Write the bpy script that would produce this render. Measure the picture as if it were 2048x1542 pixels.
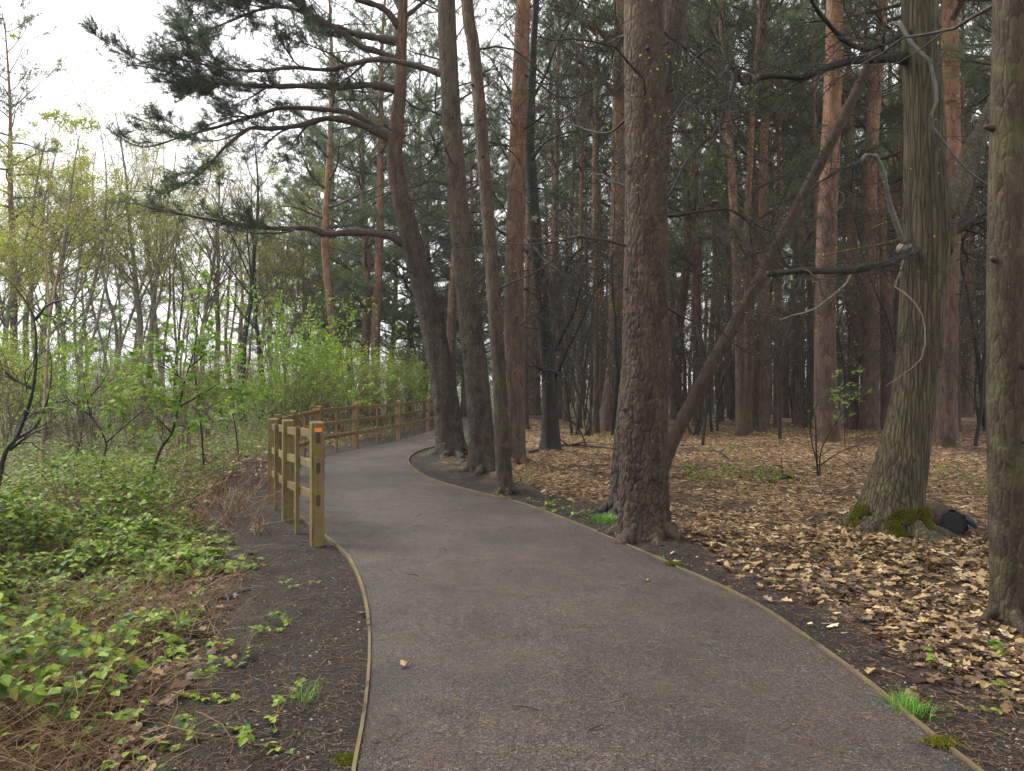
import bpy, math
import numpy as np
R = math.radians
sc = bpy.context.scene
for o in list(bpy.data.objects):
    bpy.data.objects.remove(o)

# ------------------------------------------------------------------ camera, sky, sun, exposure
CAM_H = 1.6
FPX = 1518.0                        # focal length in pixels of the 2048 px wide photograph
cam_d = bpy.data.cameras.new('camera'); cam = bpy.data.objects.new('camera', cam_d)
sc.collection.objects.link(cam)
cam.location = (0, 0, CAM_H); cam.rotation_euler = (R(90), 0, 0)
cam_d.sensor_fit = 'HORIZONTAL'; cam_d.sensor_width = 36; cam_d.lens = FPX / 2048 * 36
cam_d.clip_start = 0.05; cam_d.clip_end = 2000
sc.camera = cam

SUN_DIR = np.array([-0.72, 0.34, 0.80]); SUN_DIR /= np.linalg.norm(SUN_DIR)   # towards the sun
world = bpy.data.worlds.new('World'); sc.world = world; world.use_nodes = True
wn = world.node_tree.nodes; wl = world.node_tree.links; wn.clear()
sky = wn.new('ShaderNodeTexSky'); sky.sky_type = 'NISHITA'; sky.sun_disc = False
sky.sun_elevation = math.asin(SUN_DIR[2]); sky.sun_rotation = math.atan2(SUN_DIR[0], SUN_DIR[1])
sky.air_density = 1.0; sky.dust_density = 6.0; sky.ozone_density = 1.0
hs = wn.new('ShaderNodeHueSaturation'); hs.inputs['Saturation'].default_value = 0.22
mxw = wn.new('ShaderNodeMix'); mxw.data_type = 'RGBA'; mxw.inputs[0].default_value = 0.55
mxw.inputs[7].default_value = (9.7, 9.7, 9.75, 1)      # even cloud cover over the clear sky
bgw = wn.new('ShaderNodeBackground'); bgw.inputs[1].default_value = 0.15
ow = wn.new('ShaderNodeOutputWorld')
wl.new(sky.outputs[0], hs.inputs['Color']); wl.new(hs.outputs[0], mxw.inputs[6])
wl.new(mxw.outputs[2], bgw.inputs[0]); wl.new(bgw.outputs[0], ow.inputs[0])

sun_d = bpy.data.lights.new('sun', 'SUN'); sun_d.energy = 1.5; sun_d.angle = R(14); sun_d.color = (1, 0.965, 0.91)
sun = bpy.data.objects.new('sun', sun_d); sc.collection.objects.link(sun)
from mathutils import Vector
sun.rotation_euler = Vector(-SUN_DIR).to_track_quat('-Z', 'Y').to_euler(); sun.location = (-30, 15, 40)

sc.view_settings.view_transform = 'Standard'; sc.view_settings.look = 'None'
sc.view_settings.gamma = 1; sc.view_settings.use_curve_mapping = False
sc.view_settings.exposure = 0.85
cy = sc.cycles
cy.max_bounces = 4; cy.diffuse_bounces = 3; cy.glossy_bounces = 2; cy.transmission_bounces = 3
cy.volume_bounces = 0; cy.transparent_max_bounces = 4; cy.use_denoising = True
cy.use_adaptive_sampling = True; cy.adaptive_threshold = 0.015
try: cy.volume_max_steps = 64
except Exception: pass

rng = np.random.default_rng(7)
COL = sc.collection

# ------------------------------------------------------------------ helpers: pixels of the survey photo to ground
def at(u, v, d):
    """point at distance d (metres, along the view) seen at photo pixel u, v"""
    return np.array([(u - 1024) / FPX * d, d, CAM_H - (v - 771) / FPX * d])
def depth(v, z=0.0):
    return (CAM_H - z) * FPX / (v - 771)
def gnd(u, v, z=0.0):
    return at(u, v, depth(v, z))

def nrm(a):
    return a / np.maximum(np.linalg.norm(a, axis=-1, keepdims=True), 1e-9)

def spline(pts, n):
    """Catmull-Rom through pts, n samples"""
    p = np.asarray(pts, float)
    if len(p) == 2:
        t = np.linspace(0, 1, n)[:, None]; return p[0] * (1 - t) + p[1] * t
    q = np.vstack([2 * p[0] - p[1], p, 2 * p[-1] - p[-2]])
    L = np.concatenate([[0], np.cumsum(np.linalg.norm(np.diff(p[:, :3], axis=0), axis=1))])
    s = np.linspace(0, L[-1], n); i = np.clip(np.searchsorted(L, s, side='right') - 1, 0, len(p) - 2)
    t = ((s - L[i]) / np.maximum(L[i + 1] - L[i], 1e-9))[:, None]
    a, b, c, d = q[i], q[i + 1], q[i + 2], q[i + 3]
    return 0.5 * (2 * b + (c - a) * t + (2 * a - 5 * b + 4 * c - d) * t ** 2 + (3 * b - a - 3 * c + d) * t ** 3)

# ------------------------------------------------------------------ numpy noise
def _h(ix, iy, seed):
    n = (ix.astype(np.int64) * 374761393 + iy.astype(np.int64) * 668265263 + seed * 1442695041) & 0x7fffffff
    n = ((n ^ (n >> 13)) * 1274126177) & 0x7fffffff
    return ((n ^ (n >> 16)) & 0xffff) / 65535.0
def vnoise(x, y, seed=0, wrap=None):
    ix = np.floor(x); iy = np.floor(y); fx = x - ix; fy = y - iy
    fx = fx * fx * (3 - 2 * fx); fy = fy * fy * (3 - 2 * fy)
    w = (lambda a: np.mod(a, wrap)) if wrap else (lambda a: a)
    a = _h(w(ix), iy, seed); b = _h(w(ix + 1), iy, seed); c = _h(w(ix), iy + 1, seed); d = _h(w(ix + 1), iy + 1, seed)
    return (a * (1 - fx) + b * fx) * (1 - fy) + (c * (1 - fx) + d * fx) * fy
def fbm(x, y, seed=0, oct=4):
    r = 0; a = 0.5
    for k in range(oct):
        r = r + a * vnoise(x * 2 ** k, y * 2 ** k, seed + k); a *= 0.5
    return r / (1 - 0.5 ** oct)
def worley(x, y, seed, wrap):
    """F2-F1 of a jittered grid, periodic in x with integer period wrap"""
    ix = np.floor(x); iy = np.floor(y)
    f1 = np.full(x.shape, 9.0); f2 = np.full(x.shape, 9.0)
    for dx in (-1, 0, 1):
        for dy in (-1, 0, 1):
            cx = ix + dx; cyy = iy + dy; wx = np.mod(cx, wrap)
            px = cx + 0.15 + 0.7 * _h(wx, cyy, seed); py = cyy + 0.15 + 0.7 * _h(wx, cyy, seed + 9)
            d = np.hypot(x - px, y - py)
            f2 = np.minimum(f2, np.maximum(f1, d)); f1 = np.minimum(f1, d)
    return f2 - f1
def sstep(a, b, x):
    t = np.clip((x - a) / (b - a), 0, 1); return t * t * (3 - 2 * t)

# ------------------------------------------------------------------ mesh builder
class MB:
    def __init__(s): s.v = []; s.q = []; s.t = []; s.n = 0
    def add(s, v, q=None, t=None):
        v = np.asarray(v, float).reshape(-1, 3)
        if q is not None and len(q): s.q.append(np.asarray(q, np.int64).reshape(-1, 4) + s.n)
        if t is not None and len(t): s.t.append(np.asarray(t, np.int64).reshape(-1, 3) + s.n)
        s.v.append(v); s.n += len(v)
    def mesh(s, name, mat, smooth=True):
        me = bpy.data.meshes.new(name)
        v = np.concatenate(s.v) if s.v else np.zeros((0, 3))
        q = np.concatenate(s.q) if s.q else np.zeros((0, 4), np.int64)
        t = np.concatenate(s.t) if s.t else np.zeros((0, 3), np.int64)
        me.vertices.add(len(v)); me.vertices.foreach_set('co', v.astype(np.float32).ravel())
        loops = np.concatenate([q.ravel(), t.ravel()]).astype(np.int32)
        start = np.concatenate([np.arange(len(q)) * 4, len(q) * 4 + np.arange(len(t)) * 3]).astype(np.int32)
        me.loops.add(len(loops)); me.loops.foreach_set('vertex_index', loops)
        me.polygons.add(len(start)); me.polygons.foreach_set('loop_start', start)
        me.polygons.foreach_set('use_smooth', np.full(len(start), smooth))
        me.update(calc_edges=True); me.validate()
        if mat is not None: me.materials.append(mat)
        return me
    def obj(s, name, mat, parent=None, smooth=True, loc=None):
        return link(name, s.mesh(name, mat, smooth), parent, loc)

def link(name, me, parent=None, loc=None):
    o = bpy.data.objects.new(name, me); COL.objects.link(o)
    if parent is not None: o.parent = parent
    if loc is not None: o.location = loc
    if name in FINE: o['kind'] = 'stuff'
    return o
FINE = {'twigs', 'dead_branches', 'needles', 'crown', 'limbs', 'branches', 'leaves', 'buds', 'moss', 'stems', 'canes', 'blades'}
def tag(o, label=None, cat=None, group=None, kind=None):
    if label: o['label'] = label
    if cat: o['category'] = cat
    if group: o['group'] = group
    if kind: o['kind'] = kind
    return o
def thing(name, label, cat, loc=(0, 0, 0), group=None, rz=0.0):
    o = bpy.data.objects.new(name, None); COL.objects.link(o)
    o.location = loc; o.rotation_euler = (0, 0, rz); o.empty_display_size = 0.2
    return tag(o, label, cat, group)
def copy_tree(o, loc, rz=0.0, scale=1.0, label=None, group=None):
    def rec(src, par):
        c = src.copy(); COL.objects.link(c)
        if par is not None: c.parent = par
        for ch in src.children: rec(ch, c)
        return c
    r = rec(o, None); r.location = loc; r.rotation_euler = (0, 0, rz)
    r.scale = (scale,) * 3 if np.isscalar(scale) else scale
    if label: r['label'] = label
    if group: r['group'] = group
    return r

def tube(mb, pts, rad, n=6, cap=True):
    pts = np.asarray(pts, float); k = len(pts); rad = np.broadcast_to(np.asarray(rad, float), (k,))
    tan = nrm(np.gradient(pts, axis=0))
    ref = np.array([0.31, 0.17, 0.93]) if abs(tan[0][2]) < 0.8 else np.array([0.93, 0.31, 0.1])
    a = np.empty((k, 3)); cur = nrm(np.cross(tan[0], ref)); 
    for i in range(k):
        cur = cur - tan[i] * np.dot(cur, tan[i]); cur = cur / max(np.linalg.norm(cur), 1e-9); a[i] = cur
    b = np.cross(tan, a)
    th = np.arange(n) * 2 * math.pi / n
    v = pts[:, None] + rad[:, None, None] * (np.cos(th)[None, :, None] * a[:, None] + np.sin(th)[None, :, None] * b[:, None])
    i = np.arange(k - 1)[:, None] * n; j = np.arange(n)[None]; jn = (j + 1) % n
    q = np.stack([i + j, i + jn, i + n + jn, i + n + j], -1).reshape(-1, 4)
    v = v.reshape(-1, 3); t = None
    if cap:
        v = np.vstack([v, pts[-1], pts[0]]); jj = np.arange(n); jm = (jj + 1) % n; e = (k - 1) * n
        t = np.vstack([np.stack([e + jj, e + jm, np.full(n, k * n)], -1), np.stack([jm, jj, np.full(n, k * n + 1)], -1)])
    mb.add(v, q, t)

def twigs(mb, p0, d, L, r0, bend=0.25, rg=None, seg=2):
    """many thin 3-sided twigs at once; returns points along them (N, seg+1, 3)"""
    rg = rg or rng; N = len(p0)
    if N == 0: return np.zeros((0, seg + 1, 3))
    d = nrm(d); P = [p0]; cur = d
    for s in range(seg):
        P.append(P[-1] + cur * (L / seg)[:, None]); cur = nrm(cur + rg.normal(0, bend, (N, 3)))
    P = np.stack(P, 1)
    a = nrm(np.cross(d, rg.normal(0, 1, (N, 3)))); b = np.cross(d, a)
    rr = np.linspace(1, 0.35, seg + 1)[None] * np.broadcast_to(r0, (N,))[:, None]
    th = np.arange(3) * 2 * math.pi / 3
    ring = np.cos(th)[None, :, None] * a[:, None] + np.sin(th)[None, :, None] * b[:, None]      # N,3,3
    v = P[:, :, None] + rr[:, :, None, None] * ring[:, None]                                     # N,S+1,3,3
    base = (np.arange(N) * (seg + 1) * 3)[:, None, None]
    i = (np.arange(seg) * 3)[None, :, None]; j = np.arange(3)[None, None]; jn = (j + 1) % 3
    q = np.stack([base + i + j, base + i + jn, base + i + 3 + jn, base + i + 3 + j], -1).reshape(-1, 4)
    mb.add(v.reshape(-1, 3), q)
    return P

def needles(mb, pos, d, n=12, L=0.1, w=0.006, spread=0.75, back=0.06, rg=None):
    rg = rg or rng; N = len(pos)
    if N == 0: return
    d = nrm(d)
    nd = nrm(d[:, None] + rg.normal(0, spread, (N, n, 3)))
    base = pos[:, None] - d[:, None] * (rg.random((N, n, 1)) * back)
    side = nrm(np.cross(nd, rg.normal(0, 1, (N, n, 3)))) * w * 0.5
    ln = L * (0.7 + 0.6 * rg.random((N, n, 1)))
    v = np.stack([base - side, base + side, base + nd * ln], 2).reshape(-1, 3)
    mb.add(v, t=np.arange(N * n * 3).reshape(-1, 3))

def scatter_tpl(mb, tv, tt, pos, xax, zax, scale, tq=None):
    """place template (verts tv, tris tt) at pos with x axis / approximate normal"""
    N = len(pos)
    if N == 0: return
    x = nrm(xax); y = nrm(np.cross(zax, x)); z = np.cross(x, y)
    s = np.broadcast_to(np.asarray(scale, float), (N,))[:, None, None]
    v = pos[:, None] + s * (tv[None, :, 0:1] * x[:, None] + tv[None, :, 1:2] * y[:, None] + tv[None, :, 2:3] * z[:, None])
    off = (np.arange(N) * len(tv))[:, None, None]
    mb.add(v.reshape(-1, 3), t=(tt[None] + off).reshape(-1, 3) if tt is not None and len(tt) else None,
           q=(tq[None] + off).reshape(-1, 4) if tq is not None else None)

def box(mb, c, ax, ay, az, hx, hy, hz, bev=0.0):
    """oriented box, optional chamfer along its four long (az) edges"""
    c = np.asarray(c, float); ax, ay, az = [np.asarray(a, float) for a in (ax, ay, az)]
    if bev <= 0:
        ring = np.array([(-hx, -hy), (hx, -hy), (hx, hy), (-hx, hy)])
    else:
        b = bev; ring = np.array([(-hx + b, -hy), (hx - b, -hy), (hx, -hy + b), (hx, hy - b), (hx - b, hy), (-hx + b, hy), (-hx, hy - b), (-hx, -hy + b)])
    n = len(ring); vs = []
    for s in (-1, 1):
        vs.append(c + ring[:, 0:1] * ax + ring[:, 1:2] * ay + s * hz * az)
    v = np.vstack(vs + [[c - hz * az], [c + hz * az]]); j = np.arange(n); jn = (j + 1) % n
    mb.add(v, q=np.stack([j, jn, n + jn, n + j], -1),
           t=np.vstack([np.stack([jn, j, np.full(n, 2 * n)], -1), np.stack([n + j, n + jn, np.full(n, 2 * n + 1)], -1)]))

# ------------------------------------------------------------------ materials
class NT:
    def __init__(s, name):
        s.m = bpy.data.materials.new(name); s.m.use_nodes = True
        s.n = s.m.node_tree.nodes; s.l = s.m.node_tree.links; s.n.clear()
        s.out = s.n.new('ShaderNodeOutputMaterial'); s.b = s.n.new('ShaderNodeBsdfPrincipled')
        s.l.new(s.b.outputs[0], s.out.inputs[0])
    def tex(s, kind='Object'):
        return s.n.new('ShaderNodeTexCoord').outputs[kind]
    def mapping(s, src, scale=(1, 1, 1), rot=(0, 0, 0)):
        m = s.n.new('ShaderNodeMapping'); m.inputs['Scale'].default_value = scale; m.inputs['Rotation'].default_value = rot
        s.l.new(src, m.inputs[0]); return m.outputs[0]
    def noise(s, src, scale=5, detail=4, rough=0.55, dist=0.0):
        t = s.n.new('ShaderNodeTexNoise'); t.inputs['Scale'].default_value = scale; t.inputs['Detail'].default_value = detail
        t.inputs['Roughness'].default_value = rough; t.inputs['Distortion'].default_value = dist
        if src is not None: s.l.new(src, t.inputs['Vector'])
        return t.outputs[0]
    def voro(s, src, scale=5, feature='F1', out='Distance', rand=1.0):
        t = s.n.new('ShaderNodeTexVoronoi'); t.feature = feature; t.inputs['Scale'].default_value = scale
        t.inputs['Randomness'].default_value = rand
        s.l.new(src, t.inputs['Vector']); return t.outputs[out]
    def ramp(s, fac, stops, interp='LINEAR'):
        r = s.n.new('ShaderNodeValToRGB'); r.color_ramp.interpolation = interp; e = r.color_ramp.elements
        while len(e) < len(stops): e.new(0.5)
        for k, (p, c) in enumerate(stops):
            e[k].position = p; e[k].color = (c[0], c[1], c[2], 1) if not np.isscalar(c) else (c, c, c, 1)
        s.l.new(fac, r.inputs[0]); return r.outputs[0]
    def mix(s, fac, a, b, mode='MIX'):
        m = s.n.new('ShaderNodeMix'); m.data_type = 'RGBA'; m.blend_type = mode
        for sock, x in ((m.inputs[0], fac), (m.inputs[6], a), (m.inputs[7], b)):
            if hasattr(x, 'is_output') or isinstance(x, bpy.types.NodeSocket): s.l.new(x, sock)
            elif np.isscalar(x): sock.default_value = x
            else: sock.default_value = (x[0], x[1], x[2], 1)
        return m.outputs[2]
    def math(s, op, a, b=None):
        m = s.n.new('ShaderNodeMath'); m.operation = op
        for sock, x in ((m.inputs[0], a), (m.inputs[1], b)):
            if x is None: continue
            if isinstance(x, bpy.types.NodeSocket): s.l.new(x, sock)
            else: sock.default_value = x
        return m.outputs[0]
    def attr(s, name):
        a = s.n.new('ShaderNodeAttribute'); a.attribute_name = name; return a.outputs['Fac']
    def island(s): return s.n.new('ShaderNodeNewGeometry').outputs['Random Per Island']
    def objrand(s): return s.n.new('ShaderNodeObjectInfo').outputs['Random']
    def sep(s, src, ch):
        x = s.n.new('ShaderNodeSeparateXYZ'); s.l.new(src, x.inputs[0]); return x.outputs[ch]
    def bump(s, h, strength=0.5, dist=0.02):
        b = s.n.new('ShaderNodeBump'); b.inputs['Strength'].default_value = strength; b.inputs['Distance'].default_value = dist
        s.l.new(h, b.inputs['Height']); s.l.new(b.outputs[0], s.b.inputs['Normal']); return b.outputs[0]
    def set(s, color=None, rough=0.8, spec=0.3):
        if color is not None:
            if isinstance(color, bpy.types.NodeSocket): s.l.new(color, s.b.inputs['Base Color'])
            else: s.b.inputs['Base Color'].default_value = (*color, 1)
        if isinstance(rough, bpy.types.NodeSocket): s.l.new(rough, s.b.inputs['Roughness'])
        else: s.b.inputs['Roughness'].default_value = rough
        if isinstance(spec, bpy.types.NodeSocket): s.l.new(spec, s.b.inputs['Specular IOR Level'])
        else: s.b.inputs['Specular IOR Level'].default_value = spec
        return s.m
    def translucent(s, color, amount):
        t = s.n.new('ShaderNodeBsdfTranslucent'); s.l.new(color, t.inputs[0])
        m = s.n.new('ShaderNodeMixShader'); m.inputs[0].default_value = amount
        s.l.new(s.b.outputs[0], m.inputs[1]); s.l.new(t.outputs[0], m.inputs[2]); s.l.new(m.outputs[0], s.out.inputs[0])

def m_leaf(name, stops, rough=0.5, spec=0.3, trans=0.35):
    t = NT(name); c = t.ramp(t.island(), stops)
    n = t.noise(t.tex(), 0.6, 2); c = t.mix(0.35, c, t.ramp(n, [(0.3, (0.7, 0.7, 0.7)), (0.7, (1.25, 1.25, 1.2))]), 'MULTIPLY')
    t.set(c, rough, spec)
    if trans > 0: t.translucent(c, trans)
    return t.m

def m_pine_bark(name, low, high, z0, z1, moss=0.0, scale=1.0):
    t = NT(name); tc = t.tex()
    z = t.sep(tc, 2)
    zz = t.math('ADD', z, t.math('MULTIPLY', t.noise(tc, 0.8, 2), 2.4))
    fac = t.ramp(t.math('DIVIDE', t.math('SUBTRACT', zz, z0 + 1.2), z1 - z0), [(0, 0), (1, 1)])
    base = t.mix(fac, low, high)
    pl = t.mapping(tc, (1, 1, 0.28))
    v1 = t.voro(pl, 16 * scale, 'DISTANCE_TO_EDGE')
    cell = t.voro(pl, 16 * scale, 'F1', 'Color')
    cellv = t.sep(cell, 0)
    base = t.mix(0.75, base, t.ramp(cellv, [(0, (0.55, 0.52, 0.5)), (0.5, (1, 1, 1)), (1, (1.5, 1.42, 1.35))]), 'MULTIPLY')
    big = t.noise(tc, 1.3, 4); base = t.mix(0.6, base, t.ramp(big, [(0.3, (0.6, 0.62, 0.66)), (0.7, (1.25, 1.2, 1.12))]), 'MULTIPLY')
    fine = t.noise(t.mapping(tc, (1, 1, 0.35)), 55 * scale, 5, 0.7)
    base = t.mix(0.7, base, t.ramp(fine, [(0.25, (0.5, 0.5, 0.5)), (0.75, (1.45, 1.42, 1.4))]), 'MULTIPLY')
    flake = t.ramp(t.noise(t.mapping(tc, (1, 1, 0.5)), 30 * scale, 2), [(0.62, 0), (0.7, 1)])
    base = t.mix(t.math('MULTIPLY', flake, 0.4), base, (0.19, 0.138, 0.102))
    if moss > 0:
        g = t.ramp(t.noise(tc, 5, 4), [(0.5, 0), (0.66, 1)])
        base = t.mix(t.math('MULTIPLY', g, moss), base, (0.10, 0.105, 0.04))
    h = t.math('ADD', t.ramp(v1, [(0, 0), (0.22, 1)]), t.math('MULTIPLY', fine, 0.9))
    t.bump(h, 0.8, 0.014 / scale)
    return t.set(base, 0.78, 0.25)

def m_bark(name, c0, c1, vscale=0.15, scale=22, rough=0.75, moss=None, bump=0.01, spec=0.3, fissure=None):
    t = NT(name); tc = t.tex()
    st = t.mapping(tc, (1, 1, vscale))
    f = t.noise(st, scale, 5, 0.65, 0.4); g = t.noise(tc, 2.2, 4)
    base = t.mix(t.ramp(f, [(0.3, 0), (0.7, 1)]), c0, c1)
    base = t.mix(0.6, base, t.ramp(g, [(0.3, (0.6, 0.6, 0.6)), (0.7, (1.3, 1.3, 1.25))]), 'MULTIPLY')
    if moss:
        k = t.ramp(t.noise(tc, 4, 5), [(0.46, 0), (0.64, 1)])
        base = t.mix(t.math('MULTIPLY', k, moss[1]), base, moss[0])
    h = f
    if fissure:
        wv = t.mix(0.02, tc, t.n.new('ShaderNodeTexNoise').outputs['Color'], 'ADD')
        e = t.voro(t.mapping(wv, (1, 1, 0.06)), fissure, 'DISTANCE_TO_EDGE'); e2 = t.ramp(e, [(0, 0), (0.14, 1)])
        base = t.mix(t.math('MULTIPLY', t.math('SUBTRACT', 1.0, e2), 0.6), base, (0.022, 0.018, 0.011)); h = t.math('ADD', f, t.math('MULTIPLY', e2, 1.6))
    t.bump(h, 0.8, bump)
    return t.set(base, rough, spec)

M = {}
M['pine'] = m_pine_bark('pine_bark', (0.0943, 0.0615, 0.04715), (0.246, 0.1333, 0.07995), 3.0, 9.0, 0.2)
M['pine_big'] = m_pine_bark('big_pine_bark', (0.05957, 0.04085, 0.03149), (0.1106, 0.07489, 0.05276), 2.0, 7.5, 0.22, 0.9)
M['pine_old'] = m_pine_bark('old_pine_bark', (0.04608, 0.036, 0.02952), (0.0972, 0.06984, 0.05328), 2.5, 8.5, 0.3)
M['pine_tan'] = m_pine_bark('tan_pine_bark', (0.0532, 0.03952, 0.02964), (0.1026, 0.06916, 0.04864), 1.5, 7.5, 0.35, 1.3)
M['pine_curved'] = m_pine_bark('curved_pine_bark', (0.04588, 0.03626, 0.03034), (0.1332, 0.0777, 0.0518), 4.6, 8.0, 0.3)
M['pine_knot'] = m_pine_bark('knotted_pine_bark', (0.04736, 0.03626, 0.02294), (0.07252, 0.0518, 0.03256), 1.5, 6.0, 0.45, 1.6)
M['lichen'] = m_bark('lichen_twig', (0.09, 0.068, 0.024), (0.18, 0.13, 0.04), 0.6, 12, 0.8, None, 0.004)
M['chestnut'] = m_bark('furrowed_bark', (0.044, 0.0352, 0.02), (0.108, 0.0856, 0.048), 0.10, 18, 0.78, ((0.085, 0.085, 0.03), 0.5), 0.014, 0.3, 26)
M['dark'] = m_bark('dark_wet_bark', (0.009, 0.009, 0.008), (0.03, 0.029, 0.023), 0.3, 14, 0.6, ((0.028, 0.032, 0.016), 0.5), 0.006, 0.22)
M['grey'] = m_bark('grey_bark', (0.13, 0.113, 0.09), (0.26, 0.225, 0.18), 0.25, 14, 0.7, ((0.12, 0.13, 0.06), 0.5), 0.006)
M['birch'] = m_bark('tan_sapling_bark', (0.22, 0.14, 0.085), (0.34, 0.23, 0.14), 1.0, 9, 0.65, None, 0.004)
M['twig'] = m_bark('twig_bark', (0.018, 0.015, 0.012), (0.05, 0.041, 0.032), 0.5, 9, 0.65, ((0.06, 0.06, 0.028), 0.4), 0.003, 0.25)
M['twig_warm'] = m_bark('warm_twig_bark', (0.085, 0.06, 0.04), (0.19, 0.14, 0.09), 0.5, 9, 0.7, None, 0.003)
M['limb'] = m_bark('pine_limb_bark', (0.03, 0.022, 0.019), (0.085, 0.055, 0.041), 0.6, 12, 0.65, None, 0.006)
M['deadlog'] = m_bark('dead_log_bark', (0.01875, 0.01313, 0.01), (0.075, 0.04125, 0.02625), 0.2, 14, 0.85, ((0.05, 0.042, 0.028), 0.5), 0.022)
M['pale'] = m_bark('bare_grey_wood', (0.07, 0.0679, 0.0595), (0.168, 0.161, 0.14), 0.2, 14, 0.6, None, 0.004)
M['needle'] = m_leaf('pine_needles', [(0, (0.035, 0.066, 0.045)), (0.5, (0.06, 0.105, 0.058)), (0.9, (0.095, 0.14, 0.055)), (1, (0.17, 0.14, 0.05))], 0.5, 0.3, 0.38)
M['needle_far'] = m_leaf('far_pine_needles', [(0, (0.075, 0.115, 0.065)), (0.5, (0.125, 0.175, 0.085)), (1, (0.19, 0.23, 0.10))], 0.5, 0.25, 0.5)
M['spring'] = m_leaf('spring_leaves', [(0, (0.28, 0.33, 0.045)), (0.6, (0.43, 0.47, 0.06)), (1, (0.53, 0.49, 0.10))], 0.5, 0.3, 0.55)
M['bud'] = m_leaf('bud_leaves', [(0, (0.28, 0.27, 0.08)), (0.6, (0.40, 0.40, 0.10)), (1, (0.44, 0.36, 0.14))], 0.6, 0.2, 0.5)
M['fresh'] = m_leaf('fresh_green_leaves', [(0, (0.13, 0.25, 0.03)), (0.6, (0.22, 0.36, 0.04)), (1, (0.34, 0.43, 0.06))], 0.45, 0.3, 0.5)
M['sycamore'] = m_leaf('young_sycamore_leaves', [(0, (0.15, 0.28, 0.035)), (0.6, (0.24, 0.38, 0.045)), (1, (0.33, 0.42, 0.07))], 0.45, 0.35, 0.5)
M['bramble'] = m_leaf('bramble_leaves', [(0, (0.028, 0.06, 0.014)), (0.22, (0.07, 0.135, 0.02)), (0.6, (0.18, 0.285, 0.034)), (0.94, (0.31, 0.40, 0.05)), (1, (0.22, 0.10, 0.04))], 0.52, 0.22, 0.35)
M['litter'] = m_leaf('dead_leaves', [(0, (0.055, 0.036, 0.018)), (0.25, (0.165, 0.104, 0.048)), (0.6, (0.34, 0.228, 0.108)), (0.9, (0.47, 0.345, 0.19)), (1, (0.6, 0.49, 0.32))], 0.6, 0.25, 0.1)
M['litter_dark'] = m_leaf('dark_dead_leaves', [(0, (0.03, 0.02, 0.015)), (0.5, (0.09, 0.05, 0.03)), (0.9, (0.22, 0.13, 0.075)), (1, (0.32, 0.22, 0.13))], 0.5, 0.4, 0.08)
M['stem'] = m_leaf('dead_stems', [(0, (0.08, 0.045, 0.025)), (0.6, (0.20, 0.115, 0.06)), (1, (0.32, 0.21, 0.12))], 0.7, 0.25, 0.0)
M['grass'] = m_leaf('grass_blades', [(0, (0.08, 0.22, 0.025)), (0.7, (0.15, 0.36, 0.04)), (1, (0.3, 0.4, 0.08))], 0.45, 0.35, 0.4)
M['moss'] = m_leaf('moss', [(0, (0.07, 0.085, 0.012)), (0.6, (0.15, 0.155, 0.02)), (1, (0.22, 0.21, 0.035))], 0.9, 0.1, 0.2)

def m_timber(name, c0, c1, algae, stretch=(1, 1, 0.08)):
    t = NT(name); tc = t.tex(); gt = t.mapping(tc, stretch)
    g = t.noise(gt, 14, 4, 0.6, 0.5); f = t.noise(gt, 90, 5, 0.7)
    crk = t.ramp(t.noise(gt, 34, 2, 0.5, 0.3), [(0.30, 1), (0.36, 0)])
    base = t.mix(t.ramp(g, [(0.3, 0), (0.7, 1)]), c0, c1)
    base = t.mix(0.5, base, t.ramp(f, [(0.3, (0.6, 0.6, 0.6)), (0.7, (1.3, 1.3, 1.3))]), 'MULTIPLY')
    k = t.ramp(t.noise(tc, 6, 5, 0.7), [(0.45, 0), (0.62, 1)])
    base = t.mix(t.math('MULTIPLY', k, algae), base, (0.17, 0.16, 0.035))
    r = t.objrand(); base = t.mix(0.55, base, t.ramp(r, [(0, (0.72, 0.7, 0.68)), (1, (1.2, 1.18, 1.12))]), 'MULTIPLY')
    base = t.mix(t.math('MULTIPLY', crk, 0.7), base, (0.03, 0.022, 0.012))
    t.bump(t.math('SUBTRACT', f, t.math('MULTIPLY', crk, 1.5)), 0.5, 0.005); return t.set(base, 0.75, 0.25)
M['timber'] = m_timber('fence_timber', (0.10, 0.07, 0.03), (0.185, 0.13, 0.058), 0.6)
M['timber_far'] = m_timber('fence_timber_brown', (0.16, 0.095, 0.045), (0.25, 0.155, 0.075), 0.3)
M['rail'] = m_timber('rail_timber', (0.10, 0.07, 0.03), (0.185, 0.13, 0.058), 0.6, (0.6, 0.08, 1)); M['rail_far'] = m_timber('rail_timber_brown', (0.16, 0.095, 0.045), (0.25, 0.155, 0.075), 0.3, (0.6, 0.08, 1))
M['edging'] = m_timber('edging_timber', (0.09, 0.064, 0.036), (0.175, 0.13, 0.078), 0.4, (0.5, 0.1, 1))
t = NT('mortise_wood'); t.set(t.ramp(t.noise(t.tex(), 60, 3), [(0.3, (0.03, 0.022, 0.014)), (0.7, (0.075, 0.055, 0.032))]), 0.85, 0.2); M['mortise'] = t.m
t = NT('orange_reflector'); t.set((0.75, 0.20, 0.02), 0.25, 0.6); M['orange'] = t.m
t = NT('charred_wood'); tc = t.tex(); n = t.noise(tc, 30, 5, 0.7)
t.bump(n, 0.6, 0.02); M['char'] = t.set(t.ramp(n, [(0.3, (0.012, 0.014, 0.015)), (0.7, (0.035, 0.04, 0.042))]), 0.6, 0.4)

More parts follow.
